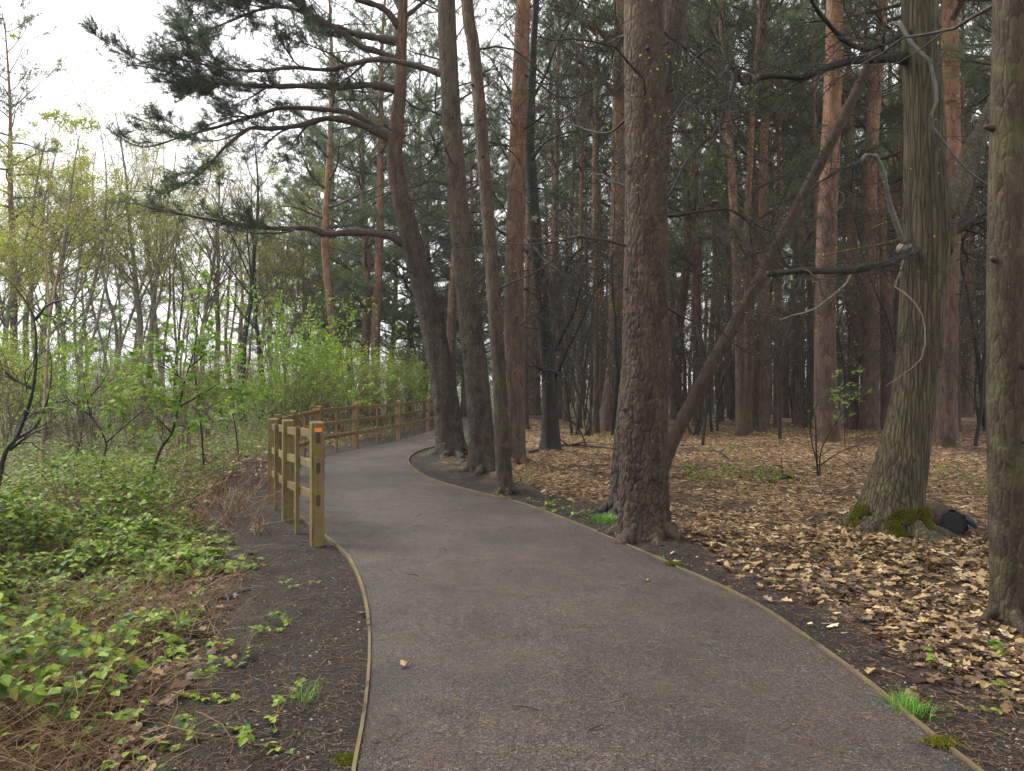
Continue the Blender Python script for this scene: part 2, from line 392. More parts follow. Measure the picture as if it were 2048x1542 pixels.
t = NT('blackened_cut_end'); tc = t.tex(); x_ = t.sep(tc, 0); z_ = t.math('SUBTRACT', t.sep(tc, 2), 0.13)
rr_ = t.math('SQRT', t.math('ADD', t.math('MULTIPLY', x_, x_), t.math('MULTIPLY', z_, z_))); rr_ = t.math('ADD', rr_, t.math('MULTIPLY', t.noise(tc, 9, 4), 0.03))
rg_ = t.math('SINE', t.math('MULTIPLY', rr_, 420.0)); ck = t.noise(tc, 26, 5, 0.75)
c = t.mix(t.ramp(rg_, [(0.3, 0), (0.8, 1)]), (0.014, 0.015, 0.016), (0.05, 0.048, 0.044)); c = t.mix(t.ramp(ck, [(0.55, 0), (0.7, 1)]), c, (0.07, 0.062, 0.045))
t.bump(t.math('ADD', ck, t.math('MULTIPLY', rg_, 0.15)), 0.9, 0.02); M['cut_end'] = t.set(c, 0.75, 0.25)
# path: compacted wet stone dust with grit
t = NT('path_surface'); tc = t.tex()
g1 = t.voro(tc, 130, 'F1', 'Color'); g1v = t.sep(g1, 0)
g2 = t.noise(tc, 300, 3, 0.8); pat = t.noise(tc, 0.55, 5, 0.6); pat2 = t.noise(tc, 3.5, 5, 0.65)
c = t.ramp(g1v, [(0, (0.012, 0.0095, 0.0078)), (0.45, (0.040, 0.031, 0.0255)), (0.8, (0.088, 0.069, 0.056)), (1, (0.21, 0.17, 0.14))])
c = t.mix(0.65, c, t.ramp(g2, [(0.3, (0.55, 0.55, 0.55)), (0.7, (1.45, 1.45, 1.45))]), 'MULTIPLY')
c = t.mix(0.8, c, t.ramp(pat, [(0.36, (0.55, 0.53, 0.53)), (0.62, (1.35, 1.3, 1.24))]), 'MULTIPLY')
c = t.mix(0.7, c, t.ramp(pat2, [(0.3, (0.75, 0.70, 0.66)), (0.65, (1.2, 1.2, 1.22))]), 'MULTIPLY')
red = t.ramp(t.noise(tc, 1.1, 6, 0.7), [(0.48, 0), (0.62, 1)]); c = t.mix(t.math('MULTIPLY', red, 0.55), c, t.ramp(g2, [(0.3, (0.028, 0.016, 0.012)), (0.7, (0.105, 0.062, 0.046))]))
h = t.math('ADD', t.voro(tc, 130, 'F1'), t.math('MULTIPLY', g2, 0.6))
t.bump(h, 0.9, 0.009)
M['path'] = t.set(c, t.ramp(t.noise(tc, 0.9, 5, 0.65), [(0.38, 0.32), (0.62, 0.58)]), 0.5)

# ground: dark soil, leaf-brown in the wood, green-brown in the scrub
t = NT('woodland_ground'); tc = t.tex()
n1 = t.noise(tc, 38, 6, 0.75); n2 = t.noise(tc, 4.5, 5, 0.65); cr = t.sep(t.voro(tc, 60, 'F1', 'Color'), 0)
soil = t.ramp(n1, [(0.3, (0.006, 0.005, 0.0045)), (0.5, (0.020, 0.0155, 0.0125)), (0.72, (0.07, 0.048, 0.035))])
soil = t.mix(0.8, soil, t.ramp(t.noise(tc, 2.3, 5, 0.7), [(0.35, (0.6, 0.62, 0.64)), (0.65, (1.35, 1.2, 1.1))]), 'MULTIPLY')
soil = t.mix(0.6, soil, t.ramp(cr, [(0, (0.6, 0.6, 0.6)), (0.8, (1.1, 1.1, 1.1)), (1, (2.2, 1.9, 1.6))]), 'MULTIPLY')
lc = t.voro(t.mapping(tc, (1, 1, 1)), 13, 'F1', 'Color'); lv = t.sep(lc, 1)
lit = t.ramp(lv, [(0, (0.055, 0.032, 0.02)), (0.4, (0.17, 0.095, 0.05)), (0.75, (0.31, 0.18, 0.10)), (1, (0.44, 0.30, 0.18))])
lit = t.mix(0.7, lit, t.ramp(n1, [(0.3, (0.4, 0.4, 0.4)), (0.7, (1.4, 1.4, 1.4))]), 'MULTIPLY')
scr = t.ramp(n1, [(0.3, (0.03, 0.026, 0.016)), (0.5, (0.11, 0.085, 0.045)), (0.75, (0.17, 0.16, 0.06))])
scr = t.mix(t.ramp(n2, [(0.45, 0), (0.6, 1)]), scr, t.ramp(n1, [(0.3, (0.03, 0.05, 0.015)), (0.7, (0.10, 0.16, 0.045))]))
c = t.mix(t.attr('litter'), soil, lit); c = t.mix(t.attr('scrub'), c, scr)
t.bump(t.math('ADD', n1, t.math('MULTIPLY', n2, 0.8)), 0.8, 0.03)
M['ground'] = t.set(c, 0.75, 0.25)

# ------------------------------------------------------------------ path outline (surveyed on the ground plane)
LE = [gnd(u, v)[:2] for u, v in [(700, 1620), (712, 1535), (729, 1450), (740, 1340), (739, 1245), (725, 1175), (700, 1120), (672, 1093), (640, 1066), (605, 1040), (578, 1012)]]
LE = [np.array([-0.62, 0.2]), np.array([-0.66, 1.6])] + LE + [np.array(p) for p in [(-3.2, 11.2), (-3.75, 13.0), (-4.1, 14.8), (-4.15, 16.6), (-3.92, 18.4), (-3.55, 20.2), (-3.2, 22.5), (-2.85, 25.8), (-2.72, 29), (-2.75, 33), (-2.4, 37), (-0.8, 40), (3, 41.5), (14, 42)]]
RE = [np.array([2.0, 0.2]), np.array([1.97, 1.6])] + [gnd(u, v)[:2] for u, v in [(1940, 1542), (1845, 1468), (1780, 1410), (1650, 1310), (1500, 1208), (1350, 1137), (1250, 1092), (1150, 1050), (1050, 1012), (960, 988), (885, 968), (842, 950), (818, 930), (820, 915), (842, 902), (886, 890)]]
RE = RE + [np.array(p) for p in [(-1.35, 22.5), (-0.95, 25.8), (-0.75, 30), (-0.6, 33.5), (0.2, 36.2), (2.2, 37.8), (14, 38.2)]]
LEs = spline(np.array([(*p, 0) for p in LE]), 260)[:, :2]; REs = spline(np.array([(*p, 0) for p in RE]), 260)[:, :2]
PATHPOLY = np.vstack([LEs, REs[::-1]])
def path_dist(p):
    """signed distance to the path outline: negative on the path, and +1 on its left / -1 on its right"""
    p = np.asarray(p)[:, :2]; out = np.full(len(p), 1e9); side = np.zeros(len(p)); 
    for E, sgn in ((LEs[::3], 1), (REs[::3], -1)):
        a = E[:-1]; b = E[1:]
        for i0 in range(0, len(p), 40000):
            q = p[i0:i0 + 40000]; best = np.full(len(q), 1e9)
            for k in range(len(a)):
                ab = b[k] - a[k]; tt = np.clip(((q - a[k]) @ ab) / (ab @ ab + 1e-12), 0, 1)
                best = np.minimum(best, np.hypot(*(q - (a[k] + tt[:, None] * ab)).T))
            o = out[i0:i0 + 40000]; s_ = side[i0:i0 + 40000]
            s_[best < o] = sgn; out[i0:i0 + 40000] = np.minimum(o, best)
    x, y = p[:, 0], p[:, 1]; ins = np.zeros(len(p), bool); P = PATHPOLY; n = len(P); j = n - 1
    for i in range(0, n):
        xi, yi = P[i]; xj, yj = P[j]
        if yi != yj:
            ins ^= ((yi > y) != (yj > y)) & (x < (xj - xi) * (y - yi) / (yj - yi) + xi)
        j = i
    return np.where(ins, -out, out), side

def terrain(x, y, pd, side):
    m = sstep(0.05, 0.9, pd)
    z = (fbm(x * 1.1, y * 1.1, 3, 4) - 0.42) * 0.16 * m + (fbm(x * 6, y * 6, 13, 3) - 0.5) * 0.05 * sstep(0.0, 0.3, pd)
    drop = np.where(side > 0, sstep(0.3, 4.5, pd) * 0.30, 0) * (y < 60)
    roll = (fbm(x * 0.12 + 5, y * 0.12, 23, 2) - 0.5) * 0.5 * sstep(2, 12, pd)
    for (u, v, s_, h_) in ((1288, 1078, 0.42, 0.07), (908, 913, 0.6, 0.09), (968, 943, 0.5, 0.08), (1012, 988, 0.25, 0.04), (1030, 928, 0.45, 0.06), (1248, 1026, 0.4, 0.06), (1778, 1085, 0.6, 0.08), (2024, 1268, 0.28, 0.05), (1102, 905, 0.5, 0.08), (1652, 895, 0.7, 0.1)):
        c = gnd(u, v); z = z + h_ * np.exp(-((x - c[0]) ** 2 + (y - c[1]) ** 2) / (2 * s_ * s_)) * sstep(0.0, 0.35, pd)
    return z - drop + roll

gx = np.unique(np.concatenate([-np.geomspace(14, 320, 46)[::-1], np.linspace(-14, -6, 70), np.linspace(-6, 6, 200), np.linspace(6, 14, 70), np.geomspace(14, 320, 46)]))
gy = np.unique(np.concatenate([np.linspace(-60, -1, 20), np.linspace(-1, 12, 200), np.linspace(12, 30, 130), np.geomspace(30, 400, 70)]))
GX, GY = np.meshgrid(gx, gy); gp = np.stack([GX.ravel(), GY.ravel()], -1)
near = (np.abs(gp[:, 0]) < 40) & (gp[:, 1] < 75) & (gp[:, 1] > -10)
gpd = np.full(len(gp), 30.0); gsd = np.where(gp[:, 0] < 0, 1.0, -1.0)
gpd[near], gsd[near] = path_dist(gp[near])
GZ = terrain(gp[:, 0], gp[:, 1], gpd, gsd)
mb = MB(); W_, H_ = len(gx), len(gy)
i = np.arange(H_ - 1)[:, None] * W_; j = np.arange(W_ - 1)[None]
mb.add(np.stack([gp[:, 0], gp[:, 1], GZ], -1), q=np.stack([i + j, i + j + 1, i + W_ + j + 1, i + W_ + j], -1).reshape(-1, 4))
ground = mb.obj('ground', M['ground']); tag(ground, kind='structure')
def litter_mask(x, y, pd, side):
    n = fbm(x * 0.8, y * 0.8, 31, 4)
    right = (side < 0) & (pd > 0)
    return np.where(right, sstep(0.25, 1.2, pd - (n - 0.45) * 1.8) * (0.2 + 0.8 * sstep(0.34, 0.48, n + 0.04)), 0)
def scrub_mask(x, y, pd, side):
    n = fbm(x * 0.7, y * 0.7, 47, 4)
    return np.where((side > 0), sstep(0.9, 2.6, pd + (n - 0.5) * 2.0), 0)
for nm, fn in (('litter', litter_mask), ('scrub', scrub_mask)):
    a = ground.data.attributes.new(nm, 'FLOAT', 'POINT')
    a.data.foreach_set('value', fn(gp[:, 0], gp[:, 1], gpd, gsd).astype(np.float32))

def gz(x, y):
    """height of the ground mesh (bilinear)"""
    x = np.atleast_1d(np.asarray(x, float)); y = np.atleast_1d(np.asarray(y, float))
    i = np.clip(np.searchsorted(gx, x) - 1, 0, W_ - 2); j = np.clip(np.searchsorted(gy, y) - 1, 0, H_ - 2)
    tx = (x - gx[i]) / (gx[i + 1] - gx[i]); ty = (y - gy[j]) / (gy[j + 1] - gy[j]); Z = GZ.reshape(H_, W_)
    return (Z[j, i] * (1 - tx) + Z[j, i + 1] * tx) * (1 - ty) + (Z[j + 1, i] * (1 - tx) + Z[j + 1, i + 1] * tx) * ty
def g1(x, y): return float(gz(x, y)[0])

# path sheet with a slight crown and small undulations
mb = MB(); K = 14; s = np.linspace(0, 1, K)
rows = LEs[:, None] * (1 - s)[None, :, None] + REs[:, None] * s[None, :, None]
pz = 0.022 + 0.03 * (1 - (2 * s - 1) ** 2)[None] + (fbm(rows[..., 0] * 1.5, rows[..., 1] * 1.5, 61, 3) - 0.5) * 0.022
pz[:, 0] = pz[:, -1] = 0.02
i = np.arange(len(LEs) - 1)[:, None] * K; j = np.arange(K - 1)[None]
mb.add(np.concatenate([rows, pz[..., None]], -1).reshape(-1, 3), q=np.stack([i + j, i + j + 1, i + K + j + 1, i + K + j], -1).reshape(-1, 4))
path = mb.obj('path', M['path']); tag(path, kind='structure')
def pathz(p): return 0.035

# timber edging boards, each its own piece
def edging(E, y0, y1, sgn, label, blen):
    th = thing('path_edging', label, 'edging', (0, 0, 0), 'timber edgings of the path')
    L = np.concatenate([[0], np.cumsum(np.hypot(*np.diff(E, axis=0).T))])
    ok = (E[:, 1] >= y0) & (E[:, 1] <= y1); s0, s1 = L[ok].min(), L[ok].max()
    k = 0; sp = s0
    while sp < s1 - 0.1:
        se = min(sp + blen, s1); n = 9; ss = np.linspace(sp + 0.006, se - 0.006, n)
        c = np.stack([np.interp(ss, L, E[:, 0]), np.interp(ss, L, E[:, 1])], -1)
        tn = nrm(np.gradient(c, axis=0)); nn = np.stack([-tn[:, 1], tn[:, 0]], -1) * sgn
        dz = rng.normal(0, 0.003); w0, w1 = -0.002, 0.013 + rng.random() * 0.006
        top = 0.036 + dz + np.linspace(0, rng.normal(0, 0.004), n)
        ring = [(w0, -0.1), (w1, -0.1), (w1, 0), (w0, 0)]
        v = np.stack([np.concatenate([c + nn * a, (top + b if b == 0 else np.full(n, b))[:, None]], -1) for a, b in ring], 1)
        m = MB(); i = np.arange(n - 1)[:, None] * 4; j = np.arange(4)[None]; jn = (j + 1) % 4
        q = np.stack([i + j, i + jn, i + 4 + jn, i + 4 + j], -1).reshape(-1, 4)
        q = np.vstack([q, [[3, 2, 1, 0]], [[4 * n - 4, 4 * n - 3, 4 * n - 2, 4 * n - 1]]])
        m.add(v.reshape(-1, 3), q=q); o = m.obj('board', M['edging'], th, smooth=False)
        if k % 2 == 0:
            pm = MB(); cc = c[1] + nn[1] * 0.05; box(pm, (cc[0], cc[1], 0.0), (1, 0, 0), (0, 1, 0), (0, 0, 1), 0.018, 0.018, 0.03); pm.obj('peg', M['edging'], th, smooth=False)
        sp = se; k += 1
    return th
edging(LEs, 0.2, 13.5, 1, 'thin pale timber edging bordering the bare soil on the fence side', 2.4)
edging(REs, 0.2, 21.5, -1, 'thin mossy timber edging between path and pine trunks on leaf litter', 2.7)

# ------------------------------------------------------------------ fence
def fence():
    f = thing('post_and_rail_fence', 'weathered timber post and rail fence curving round the outside of the path bend', 'fence', (-1.95, 7.57, 0))
    base = np.array([-1.95, 7.57, 0.0])
    posts = [(634, 7.57, 1.235, 1), (575, 8.96, 1.19, 0), (545, 10.5, 1.14, 0), (556, 13.4, 1.09, 0), (586, 15.7, 1.07, 0),
             (638, 17.3, 1.13, 1), (711, 19.3, 1.15, 0), (797, 22.4, 1.16, 0), (856, 25.9, 1.19, 0), (890, 29.5, 1.19, 0)]
    P = [np.array([(u - 1024) / FPX * d, d]) for u, d, h, r in posts]
    for i, (u, d, h, refl) in enumerate(posts):
        tn = P[min(i + 1, len(P) - 1)] - P[max(i - 1, 0)]; tn = tn / np.linalg.norm(tn)
        ax = np.array([-tn[1], tn[0], 0]); ay = np.array([tn[0], tn[1], 0])        # ax across, ay along the fence
        W, D = 0.063, 0.05
        tilt = rng.normal(0, 0.006, 2) * (i not in (0, 5))
        m = MB(); b = 0.006; zb, zt = -0.35, h
        ring = np.array([(-W + b, -D), (W - b, -D), (W, -D + b), (W, D - b), (W - b, D), (-W + b, D), (-W, D - b), (-W, -D + b)])
        zs = [zb, 0.0, h * 0.5, zt - 0.02, zt]; vs = []
        for z in zs:
            k = 0.94 if z == zt else 1.0
            xy = ring[:, 0:1] * ax * k + ring[:, 1:2] * ay * k
            zz = np.full((8, 1), z) + (ring[:, 1:2] * 0.16 if z == zt else 0)
            v = xy + np.array([P[i][0] + tilt[0] * z, P[i][1] + tilt[1] * z, 0]) - base; v[:, 2:3] += zz; vs.append(v)
        V = np.vstack(vs + [vs[-1].mean(0, keepdims=True)]); ii = np.arange(len(zs) - 1)[:, None] * 8; jj = np.arange(8)[None]; jn = (jj + 1) % 8
        e = (len(zs) - 1) * 8
        m.add(V, q=np.stack([ii + jj, ii + jn, ii + 8 + jn, ii + 8 + jj], -1).reshape(-1, 4), t=np.stack([e + np.arange(8), e + (np.arange(8) + 1) % 8, np.full(8, e + 8)], -1))
        po = m.obj('post', M['timber'] if i < 4 else M['timber_far'], f, smooth=False)
        if i in (0, 5):
            fc = np.array([P[i][0] + tilt[0] * h * 0.7, P[i][1] + tilt[1] * h * 0.7, 0]) - base - ay * (D + 0.003)
            m = MB(); box(m, fc + np.array([0, 0, h - 0.075]), ax, ay, (0, 0, 1), 0.036, 0.005, 0.020); m.obj('reflector', M['orange'], po, smooth=False)
            if i == 0:
                for z, hh in ((h - 0.155, 0.052), (h - 0.455, 0.055), (h - 0.775, 0.055)):
                    m = MB(); th = np.linspace(0, 2 * math.pi, 20, endpoint=False)
                    rx = 0.021 * np.sign(np.cos(th)) * np.abs(np.cos(th)) ** 0.5; rz = hh * np.sign(np.sin(th)) * np.abs(np.sin(th)) ** 0.45
                    c0 = fc + np.array([0, 0, z]); v = c0 + rx[:, None] * ax + rz[:, None] * np.array([0, 0, 1.0]); v = np.vstack([v + ay * 0.004, v - ay * 0.0005, [c0 - ay * 0.0005]])
                    n = 20; j = np.arange(n); jn = (j + 1) % n
                    m.add(v, q=np.stack([j, jn, n + jn, n + j], -1), t=np.stack([n + j, n + jn, np.full(n, 2 * n)], -1)); m.obj('rail_end', M['mortise'], po, smooth=False)
    # rails and slim uprights between posts
    for i in range(len(P) - 1):
        h0, h1 = posts[i][2], posts[i + 1][2]; a, c = P[i], P[i + 1]; d = c - a; L = np.linalg.norm(d); tn = d / L
        ax = np.array([-tn[1], tn[0], 0]); t3 = np.array([tn[0], tn[1], 0])
        for off in (0.115, 0.43, 0.75):
            p0 = np.array([a[0], a[1], h0 - off]) - base + t3 * 0.051; p1 = np.array([c[0], c[1], h1 - off]) - base - t3 * 0.051
            az = nrm(p1 - p0); up = np.cross(az, ax); up = up / np.linalg.norm(up)
            m = MB(); jit = rng.normal(0, 0.004)
            box(m, (p0 + p1) / 2 + np.array([0, 0, jit]), ax, up, az, 0.019, 0.043, np.linalg.norm(p1 - p0) / 2, 0.004)
            m.obj('rail', M['rail'] if i < 3 else M['rail_far'], f, smooth=False)
        mid = (a + c) / 2; hm = (h0 + h1) / 2 - 0.06
        o3 = np.array([mid[0], mid[1], 0]) - base + ax * 0.042
        m = MB(); box(m, o3 + np.array([0, 0, (hm - 0.2) / 2]), ax, t3, np.array([0, 0, 1.0]), 0.021, 0.034, (hm + 0.2) / 2, 0.003)
        m.obj('upright', M['timber'] if i < 3 else M['timber_far'], f, smooth=False)
    return f
fence()

# ------------------------------------------------------------------ trunks
def hero_trunk(ctrl, rad, nseg, step, style='plate', amp=0.012, cell=(0.055, 0.16), flare=0.3, fz=0.28, lobes=5, seed=0, spiral=0.0, top_step=None):
    """trunk mesh through ctrl points (k,3) relative to base; rad the radii at them; relief of bark built in"""
    ctrl = np.asarray(ctrl, float); rad = np.asarray(rad, float)
    L = np.linalg.norm(np.diff(ctrl, axis=0), axis=1).sum(); n = max(int(L / step), 8)
    S = spline(np.column_stack([ctrl, rad]), n); C, r = S[:, :3], S[:, 3]
    s = np.concatenate([[0], np.cumsum(np.linalg.norm(np.diff(C, axis=0), axis=1))])
    th = np.linspace(0, 2 * math.pi, nseg, endpoint=False)
    T, SS = np.meshgrid(th, s)
    rm = float(np.median(r)); nu = max(int(round(2 * math.pi * rm / cell[0])), 5)
    u = (T + spiral * SS) / (2 * math.pi) * nu; vv = SS / cell[1]
    wob = (vnoise(u * (0.35 if style == 'ridge' else 0.9), vv * (0.5 if style == 'ridge' else 1.6), seed + 5, None if style == 'ridge' else nu) - 0.5) * 1.1
    if style == 'plate':
        w = worley(u + wob, vv + (vnoise(u * 1.7, vv, seed + 6) - 0.5) * 0.6, seed, nu); h = sstep(0.0, 0.32, w)
        h = h * (0.65 + 0.7 * vnoise(u * 2, vv * 2, seed + 8)) - 0.55
    elif style == 'ridge':
        w = worley(u + wob * 0.75, vv * 0.55, seed, nu); h = sstep(0.0, 0.26, w) * 1.3 - 0.8
    else:
        h = (fbm(u * 0.5, vv * 0.6, seed, 3) - 0.5)
    h = h + (fbm(u * 2.3, vv * 3.1, seed + 3, 3) - 0.5) * (0.5 if style == 'ridge' else 0.8)
    low = (fbm(T / math.pi * 3 + 0.001, SS * 1.1, seed + 15, 2) - 0.5); low = low * np.minimum(1, np.minimum(T, 2 * math.pi - T) / 0.6)
    fl = flare * np.exp(-np.maximum(SS - 0.25, 0) / fz)
    RR = r[:, None] * (1 + fl * (1 + 0.55 * np.cos(lobes * T + seed)) + 0.10 * low) + amp * h * (0.5 + 0.7 * np.exp(-SS / 2.2))
    tn = nrm(np.gradient(C, axis=0)); ex = np.array([1.0, 0, 0]); a = nrm(ex - tn * (tn @ ex)[:, None]); b = np.cross(tn, a)
    V = C[:, None] + RR[..., None] * (np.cos(T)[..., None] * a[:, None] + np.sin(T)[..., None] * b[:, None])
    m = MB(); i = np.arange(n - 1)[:, None] * nseg; j = np.arange(nseg)[None]; jn = (j + 1) % nseg
    m.add(V.reshape(-1, 3), q=np.stack([i + j, i + jn, i + nseg + jn, i + nseg + j], -1).reshape(-1, 4))
    return m, C, r

def polyline_r(pts, r0, r1, n=None, wob=0.0, rg=None):
    pts = np.asarray(pts, float); L = np.linalg.norm(np.diff(pts, axis=0), axis=1).sum()
    n = n or max(int(L / 0.12), 6); C = spline(pts, n); 
    if wob > 0: C[1:] += np.cumsum((rg or rng).normal(0, wob, (n - 1, 3)), 0) * np.linspace(0.2, 1, n - 1)[:, None]
    return C, np.linspace(0, 1, n) ** 0.8 * (r1 - r0) + r0

def grow(mb, p, d, L, r, lvl, prm, rg, out):
    """recursive bare branch; out collects (start, dir, len, rad) of the last level twigs"""
    seg = prm['seg'][lvl]; k = max(int(L / seg), 3); pts = [p]; d = nrm(d)
    for _ in range(k):
        d = nrm(d + rg.normal(0, prm['wander'][lvl], 3) + np.array([0, 0, prm['up'][lvl]])); pts.append(pts[-1] + d * L / k)
    pts = np.array(pts); rr = r * (1 - np.linspace(0, 1, k + 1) * (1 - prm['taper']))
    tube(mb, pts, rr, prm['sides'][lvl], cap=False)
    branch_off(mb, pts, rr, L, lvl, prm, rg, out)
    return pts
def branch_off(mb, pts, rr, L, lvl, prm, rg, out):
    k = len(pts) - 1; nc = max(int(round(prm['n'][lvl] * rg.uniform(0.8, 1.2))), 1)
    ts = np.sort(rg.uniform(prm['t0'][lvl], 1.0, nc)); tan = nrm(np.gradient(pts, axis=0))
    for t in ts:
        x = t * k; i = min(int(x), k - 1); f = x - i; q = pts[i] * (1 - f) + pts[i + 1] * f; tg = tan[i]
        side = nrm(np.cross(tg, rg.normal(0, 1, 3))); side[2] *= prm.get('flat', 1.0)
        ang = rg.uniform(*prm['ang'][lvl]); dd = nrm(tg * math.cos(ang) + nrm(side) * math.sin(ang))
        ll = L * prm['ratio'][lvl] * (1.15 - prm.get('short', 0.6) * t) * rg.uniform(0.7, 1.3); r2 = max((rr[i] * (1 - f) + rr[i + 1] * f) * prm['rr'], prm['rmin'])
        if lvl + 1 >= len(prm['n']): out.append((q, dd, ll, r2))
        else: grow(mb, q, dd, ll, r2, lvl + 1, prm, rg, out)
def flush(mb, out, rg, rcap=0.006, seg=3, bend=0.3):
    if not out: return np.zeros((0, seg + 1, 3))
    p = np.array([o[0] for o in out]); d = np.array([o[1] for o in out]); L = np.array([o[2] for o in out]); r = np.minimum([o[3] for o in out], rcap)
    return twigs(mb, p, d, L, r, bend, rg, seg)

# leaf templates -----------------------------------------------------------------
def tpl_oval(fold=0.18, curl=0.12, w=0.34, n=4):
    ts = np.linspace(0, 1, n + 1); v = []; t = []
    for k, s_ in enumerate(ts):
        ww = w * (math.sin(math.pi * min(s_ ** 0.8, 1)) ** 0.8) if 0 < k < n else 0.0
        z = -curl * s_ * s_
        v += [(s_, -ww, z + fold * ww), (s_, 0, z), (s_, ww, z + fold * ww)]
    for k in range(n):
        a = 3 * k
        for b in (0, 1):
            if k > 0: t.append((a + b, a + b + 1, a + b + 3)) if k == 0 else t.append((a + b, a + 3 + b, a + b + 1))
            if k < n - 1 or True: t.append((a + b + 1, a + 3 + b, a + 4 + b))
    t = [x for x in t if len(set(x)) == 3]
    return np.array(v), np.array(t)
def tpl_trifoliate():
    v, t = tpl_oval(0.25, 0.2, 0.36, 4); V = []; T = []
    for k, (ang, sc_, off) in enumerate(((0, 1.0, 0.35), (1.25, 0.85, 0.2), (-1.25, 0.85, 0.2))):
        c, s_ = math.cos(ang), math.sin(ang); w = v * sc_
        x = w[:, 0] * c - w[:, 1] * s_ + (off if k == 0 else 0.22); y = w[:, 0] * s_ + w[:, 1] * c
        V.append(np.stack([x, y, w[:, 2]], -1)); T.append(t + k * len(v))
    n = 3 * len(v)
    V.append(np.array([(0, -0.012, 0), (0, 0.012, 0), (0.4, 0, 0.0)])); T.append(np.array([(n, n + 1, n + 2)]))
    return np.vstack(V), np.vstack(T)
def tpl_palmate(droop=0.35):
    angs = np.radians([-125, -62, 0, 62, 125]); ln = [0.55, 0.85, 1.0, 0.85, 0.55]
    v = [(0, 0, 0)]; t = []
    def pt(a, r): return (0.3 + r * math.cos(a), r * math.sin(a), -droop * r * r)
    v = [(0.3, 0, 0)]; ring = []
    for k in range(5):
        a = angs[k]
        for da, f in ((-0.28, 0.62), (0, 1.0), (0.28, 0.62)): ring.append(pt(a + da, ln[k] * f))
        if k < 4: ring.append(pt((angs[k] + angs[k + 1]) / 2, 0.42))
    v += ring; t = [(0, i, i + 1) for i in range(1, len(ring))]
    n = len(v); v += [(-0.35, -0.015, 0.1), (-0.35, 0.015, 0.1), (0.3, 0, 0)]; t.append((n, n + 1, n + 2))
    return np.array(v), np.array(t)
def tpl_dead(seed, n=5):
    r = np.random.default_rng(seed); v = []
    c1, c2, tw = r.uniform(-0.5, 0.9), r.uniform(-0.6, 0.9), r.uniform(-0.6, 0.6)
    for k in range(n + 1):
        s_ = k / n; w = 0.24 * math.sin(math.pi * (0.06 + 0.9 * s_)) ** 0.7 * (1 + 0.35 * (-1) ** k * (k not in (0, n)))
        for b in (-1, 0, 1):
            y = b * w; z = c1 * 0.35 * (s_ - 0.5) ** 2 + c2 * abs(y) * 0.9 + tw * y * (s_ - 0.5) + r.normal(0, 0.012)
            v.append((s_ - 0.5, y, z))
    q = [(3 * k + b, 3 * k + 3 + b, 3 * k + 4 + b, 3 * k + 1 + b) for k in range(n) for b in (0, 1)]
    v = np.array(v); v[:, 2] -= v[:, 2].min(); return v, np.array(q)
OV, OT = tpl_oval(); TV, TT = tpl_trifoliate(); PV, PT = tpl_palmate(); DEAD = [tpl_dead(s) for s in range(8)]; DEADLO = [tpl_dead(s, 2) for s in range(8)]
DIA = (np.array([(0, 0, 0), (0.5, -0.32, 0.06), (1, 0, -0.05), (0.5, 0.32, 0.06)]), np.array([(0, 1, 2), (0, 2, 3)]))

# ------------------------------------------------------------------ pine kit: shared meshes for the stand
def pine_limb(wood, ned, pts, rr, rg, sub=9, tuft=6, nl=0.1, nn=11, sl=0.9, t0=0.3, w=0.008, droop=0.0):
    """dress a limb (polyline) with side twigs and needle tufts"""
    k = len(pts); tan = nrm(np.gradient(pts, axis=0)); L = np.linalg.norm(np.diff(pts, axis=0), axis=1).sum()
    S0, SD, SL, SR = [], [], [], []
    for t in np.concatenate([rg.uniform(t0, 1, sub), [1.0]]):
        x = t * (k - 1); i = min(int(x), k - 2); p = pts[i] + (pts[i + 1] - pts[i]) * (x - i)
        side = np.cross(tan[i], [0, 0, 1.0]); side = nrm(side) * rg.choice([-1, 1]); a = rg.uniform(0.3, 1.1) if t < 1 else 0
        d = tan[i] * math.cos(a) + side * math.sin(a) + np.array([0, 0, rg.uniform(-0.1, 0.45) - droop])
        S0.append(p); SD.append(d); SL.append(sl * rg.uniform(0.5, 1.2) * (1.15 - 0.6 * t)); SR.append(max(rr[i] * 0.4, 0.006))
    P = twigs(wood, np.array(S0), np.array(SD), np.array(SL), np.minimum(np.array(SR), 0.022), 0.22, rg, 3)
    # second order twiglets with tufts
    N = len(P); m = tuft
    tt = rg.uniform(0.25, 1.0, (N, m)) * 3; tt[:, 0] = 3; ii = np.minimum(tt.astype(int), 2); f = (tt - ii)[..., None]
    base = np.take_along_axis(P, ii[..., None].repeat(3, -1), 1) * (1 - f) + np.take_along_axis(P, (ii + 1)[..., None].repeat(3, -1), 1) * f
    dirs = nrm(nrm(P[:, 3] - P[:, 0])[:, None] + rg.normal(0, 0.65, (N, m, 3)) + np.array([0, 0, 0.25 - droop]))
    base = base.reshape(-1, 3); dirs = dirs.reshape(-1, 3); ll = rg.uniform(0.12, 0.34, len(base)) * sl
    Q = twigs(wood, base, dirs, ll, 0.005, 0.2, rg, 2)
    for q, n_ in ((2, nn), (1, int(nn * 0.7))):
        needles(ned, Q[:, q], Q[:, 2] - Q[:, 0] + rg.normal(0, 0.02, (len(Q), 3)), n_, nl, w, 0.75, 0.08, rg)

